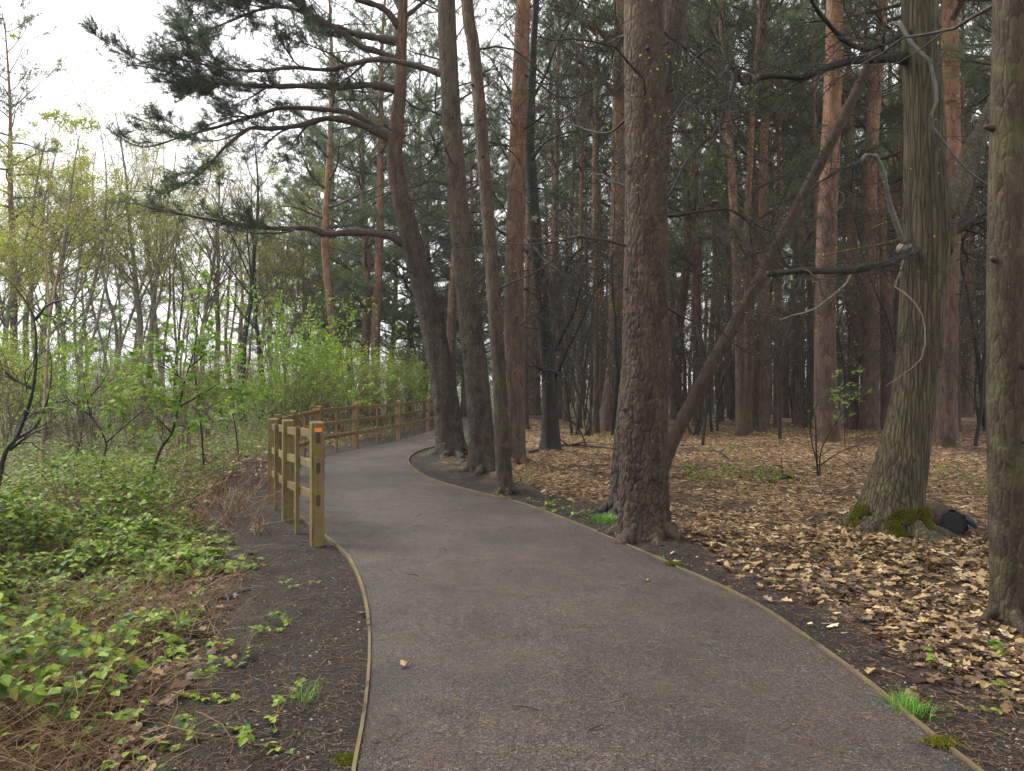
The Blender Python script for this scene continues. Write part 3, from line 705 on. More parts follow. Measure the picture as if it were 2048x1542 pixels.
PINE_VARIANTS = []
def pine_variant(seed, H, r0, cb, nl=28, dense=(9, 6, 0.16, 14)):
    rg = np.random.default_rng(seed)
    bend = rg.normal(0, 0.15, (5, 2)); zs = np.linspace(-0.3, H, 6)
    ctrl = np.column_stack([np.concatenate([[0, 0], np.cumsum(bend[1:, 0])]), np.concatenate([[0, 0], np.cumsum(bend[1:, 1])]), zs])
    rad = np.interp(zs, [-0.3, 0, H * 0.5, H], [r0 * 1.02, r0, r0 * 0.72, 0.03])
    tr, C, r = hero_trunk(ctrl, rad, 18, 0.16, 'plate', 0.016, (0.12, 0.35), 0.28, 0.35, 5, seed)
    wood, ned, dead = MB(), MB(), MB()
    for k in range(nl):
        t = (k + rg.random() * 0.6) / nl; z = cb + (H - cb - 0.3) * t; i = int(np.searchsorted(C[:, 2], z)); i = min(i, len(C) - 1); p = C[i]
        az = k * 2.399 + rg.normal(0, 0.4); L = (1.2 + 2.6 * math.sin(math.pi * min(0.18 + 0.72 * (1 - t), 1)) * (1 - 0.35 * t)) * rg.uniform(0.7, 1.15)
        el = rg.uniform(0.0, 0.35) + t * 0.5; d = np.array([math.cos(az) * math.cos(el), math.sin(az) * math.cos(el), math.sin(el)])
        pts = [p]; 
        for _ in range(6): d = nrm(d + rg.normal(0, 0.16, 3) + np.array([0, 0, 0.04])); pts.append(pts[-1] + d * L / 6)
        pts = np.array(pts); rr = np.linspace(max(r[i] * 0.45, 0.03), 0.012, 7); tube(wood, pts, rr, 5, False)
        pine_limb(wood, ned, pts, rr, rg, dense[0], dense[1], dense[2], dense[3], 1.05, 0.25, 0.012)
    # dead lower branches
    prm = dict(seg=[0.25, 0.18], wander=[0.24, 0.3], up=[-0.03, -0.02], taper=0.3, sides=[4, 3], n=[6, 4], t0=[0.25, 0.2], ang=[(0.5, 1.1), (0.5, 1.1)], ratio=[0.45, 0.5], rr=0.6, rmin=0.004)
    out = []
    for k in range(17):
        z = rg.uniform(1.8, cb + 1.5); i = int(np.searchsorted(C[:, 2], z)); az = rg.uniform(0, 6.28); el = rg.uniform(-0.3, 0.4)
        grow(dead, C[i], np.array([math.cos(az), math.sin(az), el]), rg.uniform(0.6, 2.4), 0.018, 0, prm, rg, out)
    flush(dead, out, rg, 0.008, 2)
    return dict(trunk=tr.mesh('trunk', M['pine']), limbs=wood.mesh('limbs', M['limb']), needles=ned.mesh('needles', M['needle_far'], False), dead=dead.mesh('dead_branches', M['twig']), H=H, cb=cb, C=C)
for sd, H, r0, cb in ((11, 19, 0.22, 9.5), (12, 21, 0.25, 11.0), (13, 17.5, 0.19, 8.5), (14, 20, 0.21, 8.0), (15, 15.5, 0.17, 5.0)):
    PINE_VARIANTS.append(pine_variant(sd, H, r0, cb))
PINE_VARIANTS.append(pine_variant(16, 15, 0.19, 3.4, 44, (11, 8, 0.17, 16)))      # a bushy one, needled low down

def pine_tree(k, loc, rz, s, label, group, sxy=None, name='pine_tree'):
    V = PINE_VARIANTS[k]; o = thing(name, label, 'tree', loc, group, rz); o.scale = (sxy or s, sxy or s, s)
    link('trunk', V['trunk'], o); c = link('crown', V['needles'], o); link('limbs', V['limbs'], c); link('dead_branches', V['dead'], o)
    return o

# ------------------------------------------------------------------ the big trees by the path
def lim(pix, d0, dd=0.0, bulge=0.0):
    """limb polyline from survey pixels; distance runs from d0 to d0+dd with a sideways bulge"""
    n = len(pix); out = []
    for k, (u, v) in enumerate(pix):
        s_ = k / (n - 1); out.append(at(u, v, d0 + dd * s_ + bulge * math.sin(math.pi * s_)))
    return np.array(out)

def big_pine(label, pix, d, mat, H=18.0, crown=0, cs=1.0, nseg=64, step=0.03, style='plate', amp=0.012, cell=(0.06, 0.17), flare=0.22, fz=0.3, lean=0.0, stubs=0, dead=14, seed=1, name='pine_tree', dd=0.0, crown_z=None):
    rg = np.random.default_rng(seed + 100)
    u0, v0, w0 = pix[0]; b = at(u0, v0, d); b[2] = g1(b[0], b[1]); n = len(pix)
    pts, rad = [], []
    for k, (u, v, w) in enumerate(pix):
        q = at(u, v, d + dd * k / (n - 1)); pts.append(q - b); rad.append(w / 2 / FPX * d)
    pts[0] = np.array([pts[0][0], 0, -0.3]); pts = np.array(pts)
    dirn = nrm(pts[-1] - pts[-2]); dirn = nrm(dirn * np.array([0.5, 0.5, 1])); top = pts[-1][2]
    for z in np.linspace(top, H, 4)[1:]:
        pts = np.vstack([pts, pts[-1] + dirn * (z - pts[-1][2]) / dirn[2]]); rad.append(max(rad[-1] * 0.72, 0.04))
    th = thing(name, label, 'tree', b)
    tr, C, r = hero_trunk(pts, rad, nseg, step, style, amp, cell, flare, fz, 5, seed)
    tr.obj('trunk', mat, th)
    if crown is not None:
        V = PINE_VARIANTS[crown]; cz = crown_z if crown_z is not None else H - (V['H'] - V['cb']) * cs
        i = min(int(np.searchsorted(C[:, 2], cz)), len(C) - 1); j = int(np.searchsorted(V['C'][:, 2], V['cb']))
        c = link('crown', V['needles'], th, C[i] - V['C'][j] * cs); c.scale = (cs,) * 3; link('limbs', V['limbs'], c)
    # snapped branch stubs and dead twiggy branches
    for k in range(stubs):
        z = rg.uniform(0.8, min(top + 1, 7)); i = int(np.searchsorted(C[:, 2], z)); az = rg.uniform(math.pi, 2 * math.pi)
        dv = np.array([math.cos(az), math.sin(az), 0.25]); m = MB(); p0 = C[i] + dv * r[i] * 0.8; L = rg.uniform(0.03, 0.08)
        tube(m, np.array([p0, p0 + dv * (r[i] * 0.2 + L * 0.5), p0 + dv * (r[i] * 0.2 + L)]), [0.026, 0.02, 0.014], 7); m.obj('branch_stub', M['limb'], th)
    if dead:
        m = MB(); out = []
        prm = dict(seg=[0.25, 0.2], wander=[0.22, 0.3], up=[-0.02, 0.0], taper=0.3, sides=[5, 3], n=[7, 5], t0=[0.2, 0.2], ang=[(0.5, 1.1), (0.5, 1.1)], ratio=[0.45, 0.5], rr=0.6, rmin=0.003)
        for k in range(dead):
            z = rg.uniform(2.6, min(top + 4, H * 0.6)); i = min(int(np.searchsorted(C[:, 2], z)), len(C) - 1); az = rg.uniform(0, 6.28)
            dv = np.array([math.cos(az), math.sin(az), rg.uniform(-0.2, 0.4)]); grow(m, C[i] + dv * r[i] * 0.7, dv, rg.uniform(0.7, 2.4), 0.016, 0, prm, rg, out)
        flush(m, out, rg, 0.006, 2); m.obj('dead_branches', M['twig'], th)
    return th, b, C, r

def add_limb(th, b, pts, r0, r1, mat, ned=None, seed=0, name='limb', wob=0.004, sides=8, kw={}, extra=0):
    rg = np.random.default_rng(seed + 500); C, rr = polyline_r(np.asarray(pts) - b, r0, r1, None, wob, rg)
    m = MB(); tube(m, C, rr * (1 + 0.12 * rg.normal(0, 1, len(rr))), sides)
    if ned is not None:
        nm = MB()
        k2 = dict(sub=22, tuft=9, nl=0.082, nn=16, sl=0.85, t0=0.3, w=0.0065); k2.update(kw)
        for e in range(extra):        # secondary limbs
            i = int(rg.uniform(0.25, 0.85) * len(C)); tg = nrm(C[min(i + 1, len(C) - 1)] - C[i - 1]); s_ = nrm(np.cross(tg, [0, 0, 1])) * rg.choice([-1, 1])
            d = tg * 0.8 + s_ * rg.uniform(0.3, 0.9) + np.array([0, 0, rg.uniform(-0.25, 0.4)]); L = rg.uniform(0.6, 1.5); q = [C[i]]
            for _ in range(6): d = nrm(d + rg.normal(0, 0.18, 3)); q.append(q[-1] + d * L / 6)
            q = np.array(q); qr = np.linspace(max(rr[i] * 0.55, 0.012), 0.006, 7); tube(m, q, qr, 5, False)
            pine_limb(m, nm, q, qr, rg, int(k2['sub'] * 0.6), k2['tuft'], k2['nl'], k2['nn'], k2['sl'] * 0.8, 0.25, k2['w'])
        pine_limb(m, nm, C, rr, rg, k2['sub'], k2['tuft'], k2['nl'], k2['nn'], k2['sl'], k2['t0'], k2['w'])
        o = m.obj(name, mat, th); nm.obj('needles', M['needle'], o, smooth=False)
    else:
        o = m.obj(name, mat, th)
    return o, C, rr

# leaning pine at the tip of the bend, with long limbs over the fence
D1 = 16.6
t1, b1, C1, r1 = big_pine('leaning pine with curved trunk and long limbs reaching left over the fence', [(908, 913, 56), (888, 780, 50), (862, 640, 47), (838, 545, 43), (820, 470, 42), (803, 400, 36), (790, 320, 31), (793, 250, 28), (801, 180, 24), (803, 90, 21), (806, 0, 19)],
    D1, M['pine_curved'], 13.5, None, 1.0, 56, 0.05, 'plate', 0.016, (0.10, 0.26), 0.25, 0.3, seed=3, dead=5)
limbs1 = [
    ([(812, 488), (765, 468), (705, 464), (655, 468), (620, 456), (560, 456), (500, 450), (430, 438), (350, 424), (275, 408)], -1.2, 0.105, dict(sub=14, t0=0.5), 3),
    ([(786, 282), (722, 250), (660, 237), (600, 250), (540, 255), (500, 255), (455, 292), (405, 345), (340, 380)], -2.0, 0.10, dict(sub=18, t0=0.45), 5),
    ([(789, 278), (750, 252), (700, 225), (640, 217), (580, 212), (540, 217), (470, 238), (380, 262), (290, 285), (235, 262)], 1.0, 0.085, dict(sub=24), 6),
    ([(797, 180), (740, 170), (680, 173), (600, 170), (540, 172), (470, 164), (380, 150), (300, 128), (250, 122)], -1.6, 0.095, dict(sub=30), 8),
    ([(800, 85), (750, 75), (700, 65), (650, 45), (600, 22), (540, 15), (470, 40), (400, 70), (330, 92)], 1.6, 0.10, dict(sub=30), 8),
    ([(800, 125), (760, 105), (725, 95), (690, 70), (640, 40), (590, 8), (520, -20), (430, -10), (370, 25)], -0.6, 0.085, dict(sub=30), 8),
    ([(802, 60), (770, 20), (720, 0), (650, -30), (560, -60), (490, -50), (430, -20)], -1.0, 0.085, dict(sub=30), 7),
    ([(803, 20), (770, -40), (700, -90), (600, -120), (500, -110), (420, -70)], 1.0, 0.08, dict(sub=30), 7),
    ([(804, -20), (760, -110), (680, -180), (580, -200), (480, -190)], -1.0, 0.07, dict(sub=26), 5),
    ([(803, 40), (840, 10), (890, -30), (950, -60), (1010, -60)], 1.5, 0.06, dict(sub=22), 4),
    ([(801, 190), (830, 215), (860, 220), (890, 235)], 1.2, 0.03, dict(sub=8, sl=0.6), 0),
    ([(805, -60), (850, -140), (920, -190), (990, -200)], -1.0, 0.06, dict(sub=22), 4),
    ([(805, -40), (790, -120), (770, -240), (740, -300)], 0.5, 0.07, dict(sub=22, sl=1.1), 5)]
for k, (px, dd, rr0, kw, ex) in enumerate(limbs1):
    p0 = lim(px, D1, dd, 0.2)
    add_limb(t1, b1, p0, rr0, 0.012, M['limb'], True, k, 'limb', 0.006, 8, kw, ex)

D2 = 13.8
t2, b2, C2, r2 = big_pine('grey-brown pine leaning left between the curved pine and a slim trunk', [(968, 943, 54), (957, 800, 48), (945, 680, 46), (930, 540, 44), (915, 390, 40), (904, 250, 38), (897, 120, 36), (893, 0, 35)],
    D2, M['pine_old'], 19, 1, 0.9, 64, 0.04, 'plate', 0.015, (0.075, 0.21), 0.25, 0.3, seed=5, dead=12, stubs=3)
add_limb(t2, b2, lim([(890, 152), (840, 134), (760, 120), (700, 130), (650, 141), (580, 138), (520, 145), (440, 140), (350, 122), (270, 130)], D2, 0.8, 0.2), 0.07, 0.012, M['limb'], True, 40, 'limb', 0.004, 8, dict(sub=26, t0=0.45), 7)
add_limb(t2, b2, lim([(905, 262), (875, 290), (868, 315), (835, 335), (800, 328), (770, 335)], D2, 1.2), 0.022, 0.006, M['twig'], None, 41, 'limb')
t3, b3, C3, r3 = big_pine('slim straight tan pine trunk at the edging beside the grey-brown pine', [(1012, 988, 34), (1003, 850, 29), (995, 700, 28), (984, 540, 27), (970, 360, 26), (958, 200, 25), (945, 80, 25), (934, 0, 24)],
    11.1, M['pine_tan'], 17, 2, 0.85, 48, 0.04, 'plate', 0.006, (0.05, 0.12), 0.15, 0.2, seed=7, dead=10, stubs=4)
t4, b4, C4, r4 = big_pine('straight reddish pine standing behind the slim tan trunk', [(1030, 928, 44), (1029, 800, 40), (1028, 640, 39), (1030, 480, 36), (1034, 320, 34), (1040, 150, 31), (1047, 0, 29)],
    15.3, M['pine'], 20, 0, 0.9, 52, 0.05, 'plate', 0.012, (0.085, 0.22), 0.15, 0.3, seed=9, dead=14, stubs=3)
# the thickest pine on the verge
t5, b5, C5, r5 = big_pine('thick reddish-brown pine with plated bark standing closest to the path edging', [(1288, 1078, 99), (1287, 980, 96), (1288, 860, 93), (1291, 700, 89), (1292, 540, 86), (1292, 380, 82), (1290, 200, 79), (1288, 0, 76)],
    7.9, M['pine_big'], 19, 1, 0.9, 250, 0.012, 'plate', 0.013, (0.034, 0.105), 0.20, 0.16, seed=13, dead=10, stubs=6)
t5b, b5b, C5b, r5b = big_pine('dark fissured pine leaning right close behind the thickest pine', [(1248, 1026, 62), (1256, 900, 58), (1272, 720, 54), (1296, 480, 52), (1320, 260, 51), (1340, 90, 50), (1349, 0, 50)],
    9.5, M['pine_old'], 18, 3, 0.9, 110, 0.022, 'plate', 0.016, (0.05, 0.15), 0.12, 0.25, seed=15, dead=8, stubs=3)
t5c, b5c, C5c, r5c = big_pine('pine with broad flared foot half hidden left of the thickest pine', [(1216, 862, 62), (1226, 800, 44), (1233, 700, 38), (1237, 500, 34), (1239, 250, 30), (1242, 0, 27)],
    26.7, M['pine'], 21, 0, 1.0, 40, 0.06, 'plate', 0.018, (0.12, 0.3), 0.15, 0.3, seed=17, dead=14)
for k, px in enumerate([[(1240, 100), (1215, 75), (1190, 58), (1155, 40), (1120, 15), (1095, -20)], [(1236, 195), (1205, 160), (1180, 140), (1150, 120), (1105, 95)]]):
    add_limb(t5c, b5c, lim(px, 26.7, -1.5), 0.16 - 0.06 * k, 0.02, M['pine'], True, 60 + k, 'limb', 0.006, 8, dict(sub=12, t0=0.5, sl=1.1, nl=0.12, w=0.01), 3)

t6, b6, C6, r6 = big_pine('slim tan pine with knots standing right beside the leaf litter, cut by the view', [(2024, 1268, 78), (2022, 1180, 70), (2014, 1000, 66), (2010, 800, 65), (2012, 560, 65), (2016, 300, 64), (2022, 0, 63)],
    5.0, M['pine_knot'], 16, 2, 0.8, 150, 0.010, 'plate', 0.0032, (0.022, 0.034), 0.12, 0.18, seed=19, dead=4, stubs=9)
t6['label'] = 'slim tan pine with small knots rising from leaf litter beside the charred log'

bare_limb_later = [(t5b, b5b, [(1318, 432), (1352, 432), (1385, 425), (1420, 421), (1452, 418), (1475, 426), (1500, 442), (1530, 458), (1562, 462)], 9.5, 0.6, 0.024, 0.008, 150, 14, 0.8),
    (t5b, b5b, [(1480, 428), (1505, 455), (1530, 480), (1542, 492)], 10.0, 0.3, 0.014, 0.006, 151, 7, 0.6), (t5b, b5b, [(1500, 442), (1500, 470), (1507, 505), (1505, 540)], 10.1, 0.3, 0.010, 0.004, 152, 6, 0.5),
    (t4, b4, [(1040, 145), (1075, 165), (1110, 190), (1150, 195), (1190, 175), (1240, 160)], 15.3, -1.5, 0.03, 0.008, 153, 12, 1.0), (t4, b4, [(1036, 265), (1070, 245), (1100, 215), (1130, 150), (1150, 110)], 15.3, -1.0, 0.025, 0.008, 154, 12, 1.0),
    (t2, b2, [(912, 350), (880, 340), (860, 330), (840, 300), (810, 290)], 13.8, 0.8, 0.02, 0.006, 155, 8, 0.7), (t2, b2, [(925, 460), (960, 470), (1000, 500), (1020, 560), (1050, 600)], 13.8, -0.8, 0.02, 0.006, 156, 10, 0.8),
    (t5, b5, [(1320, 60), (1370, 95), (1420, 130), (1460, 180), (1500, 200)], 7.9, 1.5, 0.018, 0.005, 157, 12, 0.8), (t5, b5, [(1256, 235), (1220, 265), (1180, 262), (1140, 250), (1100, 268)], 7.9, 1.8, 0.016, 0.005, 158, 12, 0.8),
    (t5, b5, [(1325, 610), (1380, 640), (1430, 650), (1470, 690), (1520, 705)], 7.9, 2.0, 0.014, 0.004, 159, 10, 0.8)]

# ------------------------------------------------------------------ furrowed broadleaf tree with mossy foot
D7 = 7.9
th7 = thing('chestnut_tree', 'olive-grey broadleaf with furrowed trunk, mossy flared foot and crooked bare limbs', 'tree', at(1778, 1085, D7) * np.array([1, 1, 0]))
b7 = np.array([*th7.location]); th7.location.z = b7[2] = g1(b7[0], b7[1])
pix7 = [(1774, 1090, 122), (1783, 1010, 110), (1802, 930, 94), (1822, 820, 82), (1838, 700, 79), (1847, 560, 84), (1852, 470, 88), (1852, 360, 80), (1848, 220, 72), (1842, 100, 68), (1838, 0, 64), (1834, -160, 56)]
pts = np.array([at(u, v, D7) - b7 for u, v, w in pix7]); pts[0][2] = -0.25; rad = [w / 2 / FPX * D7 for u, v, w in pix7]
for z in (8, 10.5, 13): pts = np.vstack([pts, pts[-1] + np.array([rng.normal(0, 0.3), rng.normal(0, 0.3), z - pts[-1][2]])]); rad.append(rad[-1] * 0.62)
m7, C7, r7 = hero_trunk(pts, rad, 230, 0.015, 'ridge', 0.008, (0.030, 0.30), 0.26, 0.22, 4, 21, spiral=0.22)
m7.obj('trunk', M['chestnut'], th7)
PRM7 = dict(seg=[0.1, 0.08], wander=[0.26, 0.3], up=[0.0, 0.0], taper=0.25, sides=[4, 3], n=[6, 6], t0=[0.2, 0.15], ang=[(0.4, 1.1), (0.4, 1.1)], ratio=[0.55, 0.5], rr=0.55, rmin=0.0022, short=0.5)
def bare_limb(th, b, pts, r0, r1, mat, seed, nsub=8, sublen=0.7, name='limb', subr=0.35, t0=0.15, twigmat='twig', sides=10, prm=PRM7, leaf=None):
    rg = np.random.default_rng(seed + 900); C, rr = polyline_r(np.asarray(pts) - b, r0, r1, None, 0.002, rg); m = MB()
    tube(m, C, rr * (1 + 0.08 * rg.normal(0, 1, len(rr))), sides); o = m.obj(name, M[mat], th)
    tw = MB(); out = []
    for k in range(int(nsub * 1.7)):
        i = int(rg.uniform(t0, 1) * (len(C) - 1)); tg = nrm(C[min(i + 1, len(C) - 1)] - C[max(i - 1, 0)]); s_ = nrm(np.cross(tg, rg.normal(0, 1, 3)))
        grow(tw, C[i], tg * 0.6 + s_, sublen * rg.uniform(0.5, 1.4), max(rr[i] * subr, 0.004), 0, prm, rg, out)
    if nsub:
        Q = flush(tw, out, rg, 0.0042, 3, 0.4); w_ = tw.obj('twigs', M[twigmat], o)
        if leaf:
            lm = MB(); q = Q[:, 3]; q = q[rg.random(len(q)) < leaf]; n = len(q)
            scatter_tpl(lm, DIA[0], DIA[1], q, rg.normal(0, 1, (n, 3)), rg.normal(0, 1, (n, 3)) + np.array([0, 0, 1.0]), rg.uniform(0.015, 0.035, n)); lm.obj('buds', M['spring'], o, smooth=False)
    return o, C, rr
for T_, B_, px, d0, dd, ra, rb, sd, ns, sl in bare_limb_later: bare_limb(T_, B_, lim(px, d0, dd), ra, rb, 'dark', sd, ns, sl, leaf=0.03)
def p7(px, dd=0.0, bulge=0.0, d0=D7): return lim(px, d0, dd, bulge)
bare_limb(th7, b7, p7([(1812, 118), (1780, 114), (1740, 118), (1690, 125), (1645, 138), (1605, 156)], -0.6), 0.066, 0.030, 'dark', 1, 4, 0.7, leaf=0.07)
bare_limb(th7, b7, p7([(1640, 140), (1605, 155), (1570, 153), (1530, 152), (1505, 164), (1487, 168), (1478, 155), (1470, 138), (1455, 133)], -0.5, 0, D7 - 0.5), 0.036, 0.024, 'dark', 2, 4, 0.7, leaf=0.07)
bare_limb(th7, b7, p7([(1472, 140), (1468, 165), (1455, 210), (1435, 255), (1400, 290), (1372, 322), (1352, 365), (1335, 395)], -0.5, 0.1, D7 - 1.0), 0.024, 0.008, 'dark', 3, 9, 0.8, leaf=0.07)
bare_limb(th7, b7, p7([(1458, 134), (1430, 165), (1400, 183), (1372, 195), (1350, 228), (1325, 258)], -0.9, 0.0, D7 - 1.0), 0.018, 0.006, 'dark', 4, 9, 0.8, leaf=0.07)
bare_limb(th7, b7, p7([(1465, 138), (1445, 105), (1437, 85), (1400, 110), (1360, 140), (1322, 168)], 0.4, 0.0, D7 - 1.0), 0.016, 0.005, 'dark', 5, 9, 0.8, leaf=0.07)
bare_limb(th7, b7, p7([(1835, 62), (1800, 70), (1765, 88), (1730, 98), (1690, 82), (1655, 45), (1630, 15), (1615, -20)], -0.9), 0.04, 0.016, 'dark', 6, 8, 0.9, leaf=0.07)
bare_limb(th7, b7, p7([(1784, 46), (1800, 48), (1815, 75), (1835, 100), (1858, 118), (1866, 150), (1875, 190), (1868, 215), (1862, 245), (1885, 280), (1935, 340), (1985, 375)], 0.0, -0.35, D7 - 0.45), 0.022, 0.008, 'pale', 7, 8, 0.6, leaf=0.07)
# low left limb and the pale dead hooked branch from the same collar
mm = MB(); cpt = at(1818, 500, D7 - 0.32) - b7; q = []
for k in range(5): q.append(cpt + np.array([(-0.10 + 0.05 * k), 0.05 * k - 0.02, 0.02 * math.sin(k)]))
tube(mm, np.array(q), [0.03, 0.062, 0.075, 0.075, 0.05], 12); mm.obj('branch_collar', M['grey'], th7)
bare_limb(th7, b7, p7([(1830, 500), (1800, 515), (1770, 528), (1735, 533), (1700, 540), (1650, 540), (1600, 538), (1560, 541), (1535, 542)], -1.3, 0, D7 - 0.3), 0.042, 0.026, 'dark', 8, 5, 0.5, leaf=0.05)
bare_limb(th7, b7, p7([(1705, 545), (1690, 570), (1660, 595), (1625, 620), (1590, 628), (1560, 640)], -0.4, 0, D7 - 0.85), 0.013, 0.004, 'grey', 9, 6, 0.5, leaf=0.05)
bare_limb(th7, b7, p7([(1812, 492), (1798, 462), (1785, 425), (1775, 390), (1768, 352), (1758, 322), (1745, 310), (1728, 312), (1718, 325)], -0.4, 0, D7 - 0.3), 0.030, 0.018, 'pale', 10, 0)
bare_limb(th7, b7, p7([(1720, 322), (1705, 330), (1685, 336), (1665, 350), (1640, 362), (1615, 385)], -0.3, 0, D7 - 0.7), 0.018, 0.006, 'dark', 11, 9, 0.8, leaf=0.07)
bare_limb(th7, b7, p7([(1806, 520), (1800, 545), (1790, 575), (1812, 588), (1840, 620), (1850, 660), (1845, 710), (1815, 740), (1770, 770)], -0.3, -0.4, D7 - 0.5), 0.010, 0.005, 'grey', 12, 9, 0.6)
bare_limb(th7, b7, p7([(1800, 478), (1775, 486), (1740, 492), (1700, 499), (1665, 507), (1645, 512)], 0.6, 0, D7 + 0.2), 0.014, 0.009, 'lichen', 16, 2, 0.25)
bare_limb(th7, b7, p7([(1806, 440), (1775, 446), (1755, 450), (1740, 462), (1732, 470)], 0.5, 0, D7 + 0.2), 0.014, 0.008, 'lichen', 17, 1, 0.2)
# right fork
bare_limb(th7, b7, p7([(1875, 500), (1895, 440), (1915, 390), (1935, 330), (1958, 275), (1985, 220), (2010, 160), (2040, 80)], 1.2, 0, D7 + 0.1), 0.15, 0.06, 'chestnut', 13, 6, 0.8, t0=0.4, sides=16)
bare_limb(th7, b7, p7([(1880, 480), (1905, 462), (1935, 445), (1965, 430), (2000, 415), (2060, 400)], 0.6, 0, D7 + 0.15), 0.075, 0.03, 'dark', 14, 6, 0.7)
for k, (z0, az, L) in enumerate([(6.2, 1.0, 3.5), (7.2, 3.6, 3.5), (8.2, 5.4, 3), (9.5, 2.4, 3), (10.6, 0.2, 2.6), (11.8, 4.2, 2.4)]):
    i = int(np.searchsorted(C7[:, 2], z0)); d = np.array([math.cos(az), math.sin(az), 0.5]); q = [C7[i]]
    for _ in range(7): d = nrm(d + rng.normal(0, 0.2, 3)); q.append(q[-1] + d * L / 7)
    bare_limb(th7, b7, np.array(q) + b7, 0.07, 0.015, 'dark', 20 + k, 10, 0.9, leaf=0.1)
# moss cushions wrapped round the foot
def moss_patch(th, b, C, r, az0, az1, z0, z1, n, name='moss', flare=1.35, seed=0, lo=0):
    rg = np.random.default_rng(seed); az = rg.uniform(az0, az1, n); z = z0 + (z1 - z0) * rg.random(n) ** 1.5
    i = np.clip(np.searchsorted(C[:, 2], z), 0, len(C) - 1); rr = r[i] * (1 + 0.26 * np.exp(-np.maximum(z, 0) / 0.22) * 1.55) + 0.01
    p = C[i] * np.array([1, 1, 0]) + np.stack([np.cos(az) * rr, np.sin(az) * rr, z], -1); d = np.stack([np.cos(az), np.sin(az), 0.6 + 0 * az], -1)
    keep = fbm(az * 3, z * 9, seed, 3) > 0.42; m = MB(); needles(m, p[keep], d[keep], 8, 0.028, 0.008, 0.9, 0.01, rg); return m.obj(name, M['moss'], th, smooth=False)
moss_patch(th7, b7, C7, r7, math.pi * 0.9, math.pi * 1.9, 0.0, 0.28, 2600, seed=5)

def roots(th, r, n, seed, mat, L=0.5):
    rg = np.random.default_rng(seed)
    for k in range(n):
        az = 2 * math.pi * (k + rg.uniform(0.1, 0.9)) / n; ll = L * rg.uniform(0.6, 1.3); pts = []
        for j in range(8):
            f = j / 7; a = az + 0.5 * (rg.random() - 0.5) * f; rr = r * 0.75 + ll * f
            x, y = math.cos(a) * rr, math.sin(a) * rr; pts.append((x, y, g1(th.location.x + x, th.location.y + y) - th.location.z + 0.09 * (1 - f) ** 2.2 - 0.03 * f))
        m = MB(); C = spline(np.array(pts), 16); w = r * 0.30 * (1 - np.linspace(0, 1, 16)) ** 0.7 + 0.012; tube(m, C, w * (1 + 0.1 * rg.normal(0, 1, 16)), 9); m.obj('root', mat, th)
roots(t5, 0.27, 6, 1, M['pine_big'], 0.30); roots(t1, 0.3, 7, 2, M['pine_curved'], 0.7); roots(t2, 0.25, 6, 3, M['pine_old'], 0.45); roots(t3, 0.12, 5, 4, M['pine_tan'], 0.25)
roots(t4, 0.22, 6, 5, M['pine'], 0.4); roots(t5b, 0.2, 5, 6, M['pine_old'], 0.35); roots(th7, 0.38, 6, 7, M['chestnut'], 0.45); roots(t6, 0.12, 5, 8, M['pine_knot'], 0.22)
# ------------------------------------------------------------------ dead trunk leaning across
th = thing('leaning_dead_trunk', 'bare reddish dead trunk leaning diagonally from behind the thickest pine', 'dead trunk', (0, 0, 0))
p = lim([(1318, 945), (1342, 890), (1380, 812), (1428, 722), (1481, 628), (1536, 527), (1592, 420), (1648, 312), (1702, 205), (1748, 108), (1768, 62)], 13.2, 1.0)
bL = p[0].copy(); bL[2] = g1(bL[0], bL[1]); th.location = bL; p[0][2] = bL[2] - 0.05
m, C, r = hero_trunk(p - bL, np.array([13.5, 13, 12.6, 12.2, 12, 11.6, 11.2, 10.8, 10, 9, 6]) / FPX * 13.6, 40, 0.04, 'plate', 0.013, (0.06, 0.22), 0.0, 0.2, 5, 31)
m.obj('trunk', M['deadlog'], th)
tw = MB(); out = []; prm = dict(PRM7); rg = np.random.default_rng(77)
for k in range(12):
    i = int(rg.uniform(0.15, 0.95) * len(C)); grow(tw, C[i], rg.normal(0, 1, 3), rg.uniform(0.4, 1.4), 0.014, 0, prm, rg, out)
flush(tw, out, rg, 0.004, 3); tw.obj('dead_branches', M['twig'], th)

# ------------------------------------------------------------------ dark beech with sinuous limbs
D8 = 17.9; th8 = thing('beech_tree', 'dark wet beech with sinuous low limbs behind the reddish pine', 'tree', at(1102, 905, D8) * np.array([1, 1, 0]))
b8 = np.array([*th8.location])
pix8 = [(1102, 908, 44), (1101, 850, 34), (1098, 760, 30), (1090, 670, 29), (1080, 580, 27), (1072, 480, 25), (1064, 380, 24), (1058, 280, 22), (1062, 200, 18), (1066, 110, 15), (1072, 0, 12)]
pts = np.array([at(u, v, D8) - b8 for u, v, w in pix8]); pts[0][2] = -0.2
m8, C8, r8 = hero_trunk(pts, [w / 2 / FPX * D8 for u, v, w in pix8], 30, 0.08, 'smooth', 0.012, (0.15, 0.4), 0.2, 0.3, 5, 41); m8.obj('trunk', M['dark'], th8)
PRM8 = dict(seg=[0.22, 0.15], wander=[0.22, 0.26], up=[0.01, 0.0], taper=0.25, sides=[4, 3], n=[6, 6], t0=[0.2, 0.15], ang=[(0.4, 1.1), (0.4, 1.1)], ratio=[0.55, 0.5], rr=0.55, rmin=0.004, short=0.5)
